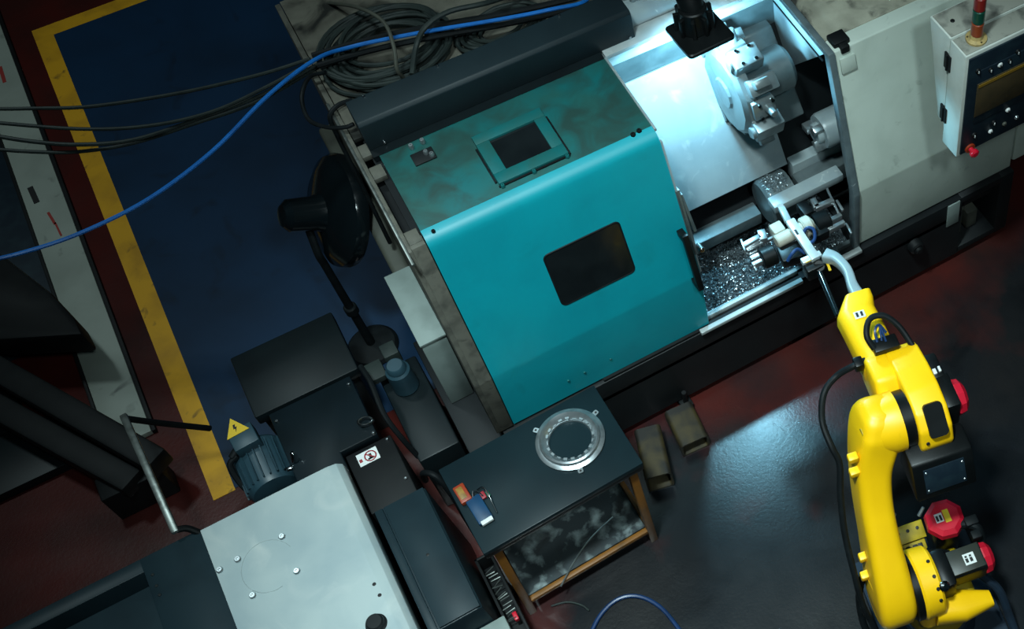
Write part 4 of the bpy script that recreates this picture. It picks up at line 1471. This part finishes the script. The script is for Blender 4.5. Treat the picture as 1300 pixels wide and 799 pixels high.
pb = thing('pump_cover', 'black cover plate carrying a no stepping sticker', 'cover', (-0.42, 3.2, 0))
b = BM()
box(b, -0.53, -0.325, 3.04, 3.36, 0.0, 0.665, 0.006)
obj('cover_body', b, 'base_dark', pb)
for p in ((-0.345, 3.34, 0), (-0.345, 3.12, 0)):
    screw('cover_bolt', (p[0], p[1], 0.664), (0, 0, 1), 0.008, 0.010, 'chrome', pb, 10)
A, B_, C_, D_ = [Vector(v) for v in ((-0.555, 3.339, 0.668), (-0.473, 3.338, 0.668), (-0.468, 3.262, 0.668), (-0.538, 3.259, 0.668))]
b = BM()
box(b, -0.49, -0.40, A.y - 0.065, B_.y, 0.6655, 0.6675)
sk = obj('warning_sticker', b, 'sticker_white', pb, 'white sticker with a red no stepping sign')
scx, scy = -0.435, B_.y - 0.033
b = BM()
tube(b, [(scx + 0.024 * math.cos(k * PI / 12), scy + 0.024 * math.sin(k * PI / 12), 0.668) for k in range(24)], 0.003, 6, closed=True, k=1)
bar(b, (scx - 0.017, scy + 0.017, 0.6683), (scx + 0.017, scy - 0.017, 0.6683), 0.005, 0.002, 0)
obj('prohibition_ring', b, 'sticker_red', sk)
b = BM()
box(b, scx - 0.006, scx + 0.006, scy - 0.014, scy + 0.012, 0.6675, 0.6685)
box(b, scx - 0.014, scx + 0.012, scy - 0.016, scy - 0.008, 0.6675, 0.6685)
obj('foot_mark', b, 'ink', sk)
b = BM()
box(b, -0.485, -0.472, scy - 0.012, scy + 0.004, 0.6675, 0.6682)
obj('sticker_text', b, 'sticker_red', sk)

lb = thing('grey_floor_box', 'flat lidded dark grey box between the tank and blue floor', 'box', (-0.58, 4.0, 0))
b = BM()
box(b, -0.81, -0.33, 3.80, 4.165, 0.53, 0.60, 0.008)
obj('lid', b, 'grey_paint_dark', lb)
b = BM()
box(b, -0.79, -0.35, 3.82, 4.15, 0.0, 0.53, 0.006)
obj('box_body', b, 'base_dark', lb)

sb = thing('coolant_tank', 'dark coolant tank standing between the tank and the lathe', 'tank', (-0.18, 3.55, 0))
b = BM()
box(b, -0.275, -0.085, 3.26, 3.80, 0.0, 0.5, 0.01)
obj('tank_body', b, 'grey_paint_dark', sb)
b = BM()
cyl(b, (-0.18, 3.66, 0.5), (-0.18, 3.66, 0.66), 0.06, 0.055, 24, 0.01)
cyl(b, (-0.18, 3.66, 0.66), (-0.18, 3.66, 0.70), 0.045, 0.04, 24, 0.006)
obj('pump_motor', b, 'motor_blue', sb)
b = BM()
tube(b, [(-0.31, 3.72, 0.72), (-0.30, 3.60, 0.74), (-0.31, 3.45, 0.70), (-0.295, 3.36, 0.62), (-0.27, 3.30, 0.48)], 0.012, 8)
obj('hose', b, 'rubber', sb)
b = BM()
box(b, -0.31, -0.23, 3.70, 3.80, 0.56, 0.60, 0.004)
box(b, -0.21, -0.14, 3.77, 3.85, 0.50, 0.62, 0.006)
obj('valve', b, 'rubber_grey', sb)
b = BM()
tube(b, [(-0.29, 3.22, 0.40), (-0.28, 3.19, 0.52), (-0.235, 3.13, 0.54), (-0.215, 3.07, 0.42), (-0.215, 3.05, 0.25), (-0.215, 3.05, 0.0)], 0.014, 10)
o = obj('black_hose', b, 'rubber', None)
tag(o, 'short black hose curving down behind the grey cabinet', 'hose')

# electric motor with terminal box and warning triangle
em = thing('electric_motor', 'blue grey electric motor with a terminal box and warning triangle', 'motor', (-0.87, 3.6, 0))
mc = Vector((-0.86, 3.62, 0.43))
b = BM()
lathe(b, [(0.0, 0), (0.10, 0), (0.115, 0.02), (0.115, 0.22), (0.10, 0.25), (0.06, 0.255), (0.0, 0.255)], mc + Vector((-0.02, 0.14, 0)), (0.05, -1, 0), 32)
em_b = obj('motor_body', b, 'motor_blue', em)
for k in range(14):
    a = PI * k / 13
    b = BM()
    d = Vector((math.cos(a), 0, math.sin(a)))
    c = mc + d * 0.117
    box(b, -0.003, 0.003, -0.09, 0.10, 0.0, 0.012, 0.0, M=Matrix.Translation(c) @ Matrix.Rotation(PI / 2 - a, 4, 'Y'))
    obj('cooling_fin', b, 'motor_blue', em_b)
b = BM()
box(b, -0.93, -0.80, 3.50, 3.74, 0.0, 0.33, 0.006)
obj('motor_foot', b, 'base_dark', em)
b = BM()
MT = Matrix.Translation((-0.885, 3.735, 0.56)) @ Matrix.Rotation(math.radians(4), 4, 'Z')
box(b, -0.055, 0.055, -0.05, 0.06, -0.035, 0.04, 0.006, 2, MT)
tbx = obj('terminal_box', b, 'motor_blue', em, 'grey terminal box')
b = BM()
prism(b, [(-0.05, -0.01), (0.05, -0.01), (0.0, 0.085)], 'z', 0.041, 0.044, 0.0, M=MT @ Matrix.Translation((-0.01, 0.035, 0.0)))
tri = obj('warning_triangle', b, 'sticker_yellow', em, 'yellow warning triangle')
b = BM()
prism(b, [(-0.004, 0.045), (0.006, 0.045), (0.002, 0.03), (0.009, 0.03), (-0.003, 0.004), (-0.001, 0.022), (-0.008, 0.022)], 'z', 0.044, 0.0452, 0.0, M=MT @ Matrix.Translation((-0.01, 0.035, 0.0)))
obj('lightning_mark', b, 'ink', tri)
b = BM()
tube(b, [(-0.945, 3.70, 0.54), (-0.99, 3.68, 0.52), (-0.985, 3.60, 0.45), (-0.95, 3.55, 0.40)], 0.014, 10)
cyl(b, (-0.935, 3.72, 0.55), (-0.97, 3.70, 0.54), 0.018, 0.016, 12, 0.003)
obj('motor_cable', b, 'rubber', em)

# dark crate with scrap under the table end
dk = thing('scrap_crate', 'dark open crate of metal strips below the table corner', 'crate', (-0.2, 2.55, 0))
b = BM()
x0, x1, y0, y1 = -0.26, -0.18, 2.25, 2.80
for q in ((x0, x1, y0, y1, 0.16, 0.18), (x0, x0 + 0.012, y0, y1, 0.18, 0.30), (x1 - 0.012, x1, y0, y1, 0.18, 0.30), (x0, x1, y0, y0 + 0.012, 0.18, 0.30), (x0, x1, y1 - 0.012, y1, 0.18, 0.30)):
    box(b, *q, 0.002)
box(b, x0 + 0.01, x1 - 0.01, y0 + 0.02, y1 - 0.02, 0.0, 0.165)
obj('crate_body', b, 'base_dark', dk)
for k in range(16):
    b = BM()
    y = 2.74 - 0.018 * k
    x = -0.222 + random.uniform(-0.01, 0.01)
    bar(b, (x - 0.022, y + random.uniform(-0.006, 0.006), 0.23 + random.uniform(0, 0.04)), (x + 0.022, y, 0.24 + random.uniform(0, 0.04)), 0.004, 0.003, 0)
    obj('metal_strip', b, 'steel_edge', dk)
b = BM()
box(b, -0.22, -0.20, 2.46, 2.50, 0.24, 0.27, 0.004)
obj('pink_tag', b, 'red_cap', dk)

# ------------------------------------------------------------------ pedestal fan
fn = thing('pedestal_fan', 'black pedestal fan with a round tilted head beside the lathe', 'fan', (-0.255, 4.30, 0))
fd = Vector((0.86, 0.03, -0.50)).normalized()
fc = Vector((-0.151, 4.377, 1.020))
b = BM()
lathe(b, [(0.0, 0), (0.12, 0), (0.13, 0.012), (0.115, 0.03), (0.03, 0.05), (0.0, 0.05)], (-0.255, 4.30, 0), (0, 0, 1), 32)
obj('fan_base', b, 'rubber', fn)
b = BM()
cyl(b, (-0.255, 4.30, 0.04), (-0.255, 4.30, 0.80), 0.022, 0.018, 16, 0.003)
cyl(b, (-0.255, 4.30, 0.34), (-0.255, 4.30, 0.40), 0.032, 0.032, 16, 0.006)
obj('post', b, 'rubber', fn)
b = BM()
lathe(b, [(0.0, -0.02), (0.09, -0.015), (0.20, 0.01), (0.258, 0.045), (0.27, 0.075), (0.265, 0.10), (0.258, 0.10), (0.25, 0.06), (0.19, 0.025), (0.0, 0.0)], fc, fd, 48)
obj('fan_drum', b, 'black_gloss', fn, 'glossy black round drum')
b = BM()
lathe(b, [(0.0, -0.19), (0.05, -0.185), (0.075, -0.16), (0.08, -0.05), (0.09, -0.015), (0.0, -0.01)], fc, fd, 28)
obj('fan_motor', b, 'black_gloss', fn)
b = BM()
tube(b, [(-0.255, 4.30, 0.78), Vector((-0.255, 4.30, 0.86)), fc - fd * 0.10 + Vector((0, 0, -0.09))], 0.018, 10)
obj('bracket', b, 'rubber', fn)
for rr_ in (0.06, 0.11, 0.16, 0.21, 0.255):
    b = BM()
    mm = axis_mat(fc + fd * 0.10, fd)
    tube(b, [mm @ Vector((rr_ * math.cos(k * PI / 16), rr_ * math.sin(k * PI / 16), 0.02 * (1 - rr_ / 0.26))) for k in range(32)], 0.003, 5, closed=True, k=1)
    obj('guard_ring', b, 'rubber', fn)
for k in range(4):
    b = BM()
    mm = axis_mat(fc + fd * 0.05, fd) @ Matrix.Rotation(k * PI / 2, 4, 'Z')
    loft(b, [rrect((0.03, 0, 0), Y3, Z3, 0.05, 0.006, 0.002), rrect((0.13, 0.02, 0.012), Y3, Z3 + Y3 * 0.3, 0.10, 0.006, 0.002), rrect((0.23, 0.03, 0.02), Y3, Z3 + Y3 * 0.3, 0.09, 0.006, 0.002)], mm)
    obj('blade', b, 'black_plastic', fn)

# ------------------------------------------------------------------ far left: beam, press, slabs
wb = thing('white_beam', 'long white painted steel beam lying beside the yellow line', 'beam', (-1.44, 6.0, 0))
b = BM()
box(b, -1.54, -1.345, 4.4, 9.0, 0.0, 0.035, 0.004)
obj('beam_top', b, 'beam_white', wb)
b = BM()
box(b, -1.555, -1.54, 4.4, 9.0, 0.0, 0.05, 0.002)
box(b, -1.345, -1.325, 4.4, 9.0, 0.0, 0.03, 0.002)
obj('beam_edge', b, 'base_dark', wb)
for p, q in (((-1.487, 6.264, 0.036), (-1.480, 6.131, 0.036)),):
    b = BM()
    bar(b, p, q, 0.03, 0.002, 0)
    obj('dark_stain', b, 'ink', wb)
for p, q, w in (((-1.445, 6.033, 0.036), (-1.432, 5.931, 0.036), 0.014), ((-1.430, 5.942, 0.036), (-1.423, 5.833, 0.036), 0.01), ((-1.423, 7.280, 0.036), (-1.428, 7.137, 0.036), 0.02)):
    b = BM()
    bar(b, p, q, w, 0.002, 0)
    obj('paint_mark', b, 'red_mark', wb, 'red paint mark')
ps = thing('black_press', 'heavy black machine frame overhanging the white beam', 'machine', (-1.8, 4.8, 0))
b = BM()
bar(b, (-1.30, 4.02, 0.28), (-2.0, 5.25, 0.28), 0.12, 0.12, 0.015)
obj('lower_beam', b, 'base_dark', ps)
b = BM()
bar(b, (-1.44, 4.02, 0.22), (-2.2, 5.3, 0.22), 0.12, 0.10, 0.015)
obj('lower_beam', b, 'base_dark', ps)
b = BM()
prism(b, [(-1.39, 4.81), (-1.40, 4.93), (-1.46, 5.14), (-1.66, 5.62), (-2.2, 6.2), (-2.4, 5.6), (-1.75, 5.0)], 'z', 0.25, 0.42, 0.02)
obj('head', b, 'base_dark', ps)
b = BM()
box(b, -1.60, -1.32, 4.02, 4.15, 0.0, 0.22, 0.01)
obj('foot', b, 'base_dark', ps)
b = BM()
box(b, -2.4, -2.0, 5.2, 6.0, 0.018, 0.26, 0.01)
obj('foot', b, 'base_dark', ps)
pk = thing('floor_cabinet', 'low dull grey cabinet behind the black machine frame', 'cabinet', (-2.0, 4.5, 0))
b = BM()
box(b, -2.6, -1.60, 4.42, 4.74, 0.0, 0.06, 0.004)
obj('front_slab', b, 'grey_paint_dark', pk)
b = BM()
box(b, -2.6, -1.85, 4.75, 5.1, 0.0, 0.06, 0.004)
obj('rear_slab', b, 'grey_paint_dark', pk)
b = BM()
box(b, -2.3, -1.56, 5.2, 7.2, 0.0, 0.02, 0.002)
o = obj('floor_mat', b, 'panel_dark', None)
tag(o, 'dark blue grey mat left of the white beam', 'mat')

# ------------------------------------------------------------------ cables
def cable(name, label, cat, material, pts, r, group=None, n=8, to_wall=0):
    bb = BM()
    if to_wall:
        p, q = Vector(pts[-2]), Vector(pts[-1])
        e = q + (q - p) * ((-3.99 - q.x) / (q.x - p.x))
        pts = list(pts) + [(-3.99, e.y, to_wall)]
    tube(bb, pts, r, n)
    oo = obj(name, bb, material, None)
    tag(oo, label, cat, group)
    return oo


def coil(name, label, cx, cy, rx, ry, z, loops, r, seed, tilt=0.0):
    rnd = random.Random(seed)
    pts = []
    for l in range(loops):
        ox, oy = rnd.uniform(-0.035, 0.035), rnd.uniform(-0.035, 0.035)
        s = rnd.uniform(0.72, 1.08)
        for k in range(16):
            a = 2 * PI * k / 16
            zz = z + 0.012 * l * 0.4 + rnd.uniform(-0.004, 0.004)
            pts.append((cx + ox + rx * s * math.cos(a), cy + oy + ry * s * math.sin(a), zz))
    bb = BM()
    tube(bb, pts, r, 7, k=2)
    oo = obj(name, bb, 'rubber_grey', None)
    tag(oo, label, 'cable')
    return oo


coil('cable_coil', 'large coil of dark cable heaped on the rear of the lathe', 0.40, 4.36, 0.24, 0.19, 1.786, 16, 0.010, 3)
coil('cable_coil', 'smaller coil of dark cable beside the long grey canopy', 0.86, 4.22, 0.17, 0.10, 1.785, 9, 0.009, 5)
cable('loose_cable', 'pale grey loop of cable standing over the large coil', 'cable', 'box_grey', [(0.281, 4.789, 1.782), (0.362, 4.485, 1.970), (0.415, 4.299, 2.020), (0.403, 4.176, 1.990), (0.375, 4.116, 1.930), (0.386, 4.128, 1.860)], 0.008)
cable('loose_cable', 'dark cable arching over the smaller coil', 'cable', 'rubber_grey', [(0.420, 4.098, 1.888), (0.487, 4.201, 1.920), (0.554, 4.233, 1.970), (0.670, 4.256, 1.980), (0.852, 4.249, 1.950), (1.161, 4.407, 1.785)], 0.012)
cable('loose_cable', 'dark cable dropping over the left end of the lathe', 'cable', 'rubber', [(0.126, 4.308, 1.876), (0.059, 4.352, 1.840), (-0.002, 4.311, 1.790), (-0.016, 4.189, 1.785), (0.032, 4.096, 1.800), (0.093, 4.038, 1.820), (0.128, 4.026, 1.830)], 0.009)
cable('loose_cable', 'dark cable hanging down beside the lathe end plate', 'cable', 'rubber', [(0.17, 4.20, 1.783), (0.11, 4.19, 1.795), (0.062, 4.17, 1.775), (0.054, 4.15, 1.70), (0.052, 4.11, 1.55), (0.05, 4.06, 1.38), (0.048, 4.03, 1.22), (0.046, 4.02, 1.06)], 0.010)
bund = [(0.112, 4.389, 1.880), (0.271, 4.346, 1.900), (0.428, 4.307, 1.905), (0.615, 4.260, 1.900), (0.870, 4.211, 1.870), (1.168, 4.148, 1.860), (1.30, 4.165, 1.835), (1.405, 4.16, 1.815)]
for k, (dz, dy, r, lab) in enumerate(((0.0, 0.03, 0.014, 'thick dark cable running along the back of the canopy'), (0.0, -0.035, 0.013, 'dark cable running below the blue hose behind the canopy'))):
    cable('run_cable', lab, 'cable', 'rubber', [(x, y + dy, z + dz) for x, y, z in bund], r)
blue_pts = [(1.36, 4.40, 1.781), (1.33, 4.34, 1.80), (1.29, 4.26, 1.86), (1.207, 4.098, 1.900), (1.047, 4.091, 1.935), (0.856, 4.145, 1.935), (0.611, 4.227, 1.935), (0.428, 4.283, 1.935), (0.258, 4.326, 1.935), (0.114, 4.393, 1.880), (-0.116, 4.407, 1.780), (-0.407, 4.357, 1.660), (-0.705, 4.327, 1.580), (-0.967, 4.317, 1.560), (-1.171, 4.315, 1.580), (-1.354, 4.331, 1.620), (-1.622, 4.437, 1.670), (-2.196, 4.713, 1.820)]
cable('blue_hose', 'bright blue air hose sagging from the lathe towards the white beam', 'hose', 'hose_blue', blue_pts, 0.009, to_wall=2.3)
for lab, r, pts in (
    ('dark cable hanging above the other cables over the blue floor', 0.008, [(0.100, 4.438, 1.852), (-0.105, 4.496, 1.820), (-0.414, 4.633, 1.760), (-0.738, 4.769, 1.740), (-0.930, 4.864, 1.750), (-1.140, 4.964, 1.780), (-1.412, 5.122, 1.830), (-2.001, 5.589, 1.980)]),
    ('dark cable sagging second below the top hanging cable', 0.008, [(0.082, 4.437, 1.830), (-0.099, 4.458, 1.780), (-0.338, 4.505, 1.720), (-0.585, 4.608, 1.680), (-0.836, 4.744, 1.680), (-1.171, 4.963, 1.720), (-1.445, 5.124, 1.770), (-2.039, 5.597, 1.920)]),
    ('dark cable sagging just above the lowest hanging cable', 0.009, [(0.118, 4.425, 1.820), (-0.145, 4.466, 1.740), (-0.410, 4.539, 1.680), (-0.666, 4.608, 1.640), (-0.865, 4.702, 1.640), (-1.020, 4.799, 1.660), (-1.191, 4.916, 1.700), (-1.464, 5.077, 1.750), (-2.056, 5.550, 1.900)]),
    ('dark cable sagging lowest of all the hanging cables', 0.008, [(0.112, 4.429, 1.800), (-0.171, 4.482, 1.700), (-0.435, 4.564, 1.640), (-0.677, 4.633, 1.600), (-0.883, 4.706, 1.600), (-1.043, 4.787, 1.620), (-1.218, 4.883, 1.660), (-1.492, 5.046, 1.710), (-2.085, 5.521, 1.860)])):
    cable('hanging_cable', lab, 'cable', 'rubber_grey', pts, r, 'dark cables hanging over the blue floor', to_wall=1.7 + 8 * (pts[0][2] - 1.78))
cable('floor_cable', 'blue cable looping on the floor in front of the table', 'cable', 'hose_dark', [(0.004, 2.307, 0.012), (0.108, 2.384, 0.012), (0.212, 2.409, 0.012), (0.300, 2.367, 0.012), (0.360, 2.263, 0.012), (0.384, 2.108, 0.012), (0.384, 2.001, 0.012)], 0.010)
cable('floor_cable', 'thin grey cable curled on the floor by the table leg', 'cable', 'rubber_grey', [(-0.062, 2.545, 0.010), (0.007, 2.523, 0.010), (0.056, 2.475, 0.010), (0.075, 2.432, 0.010)], 0.005)
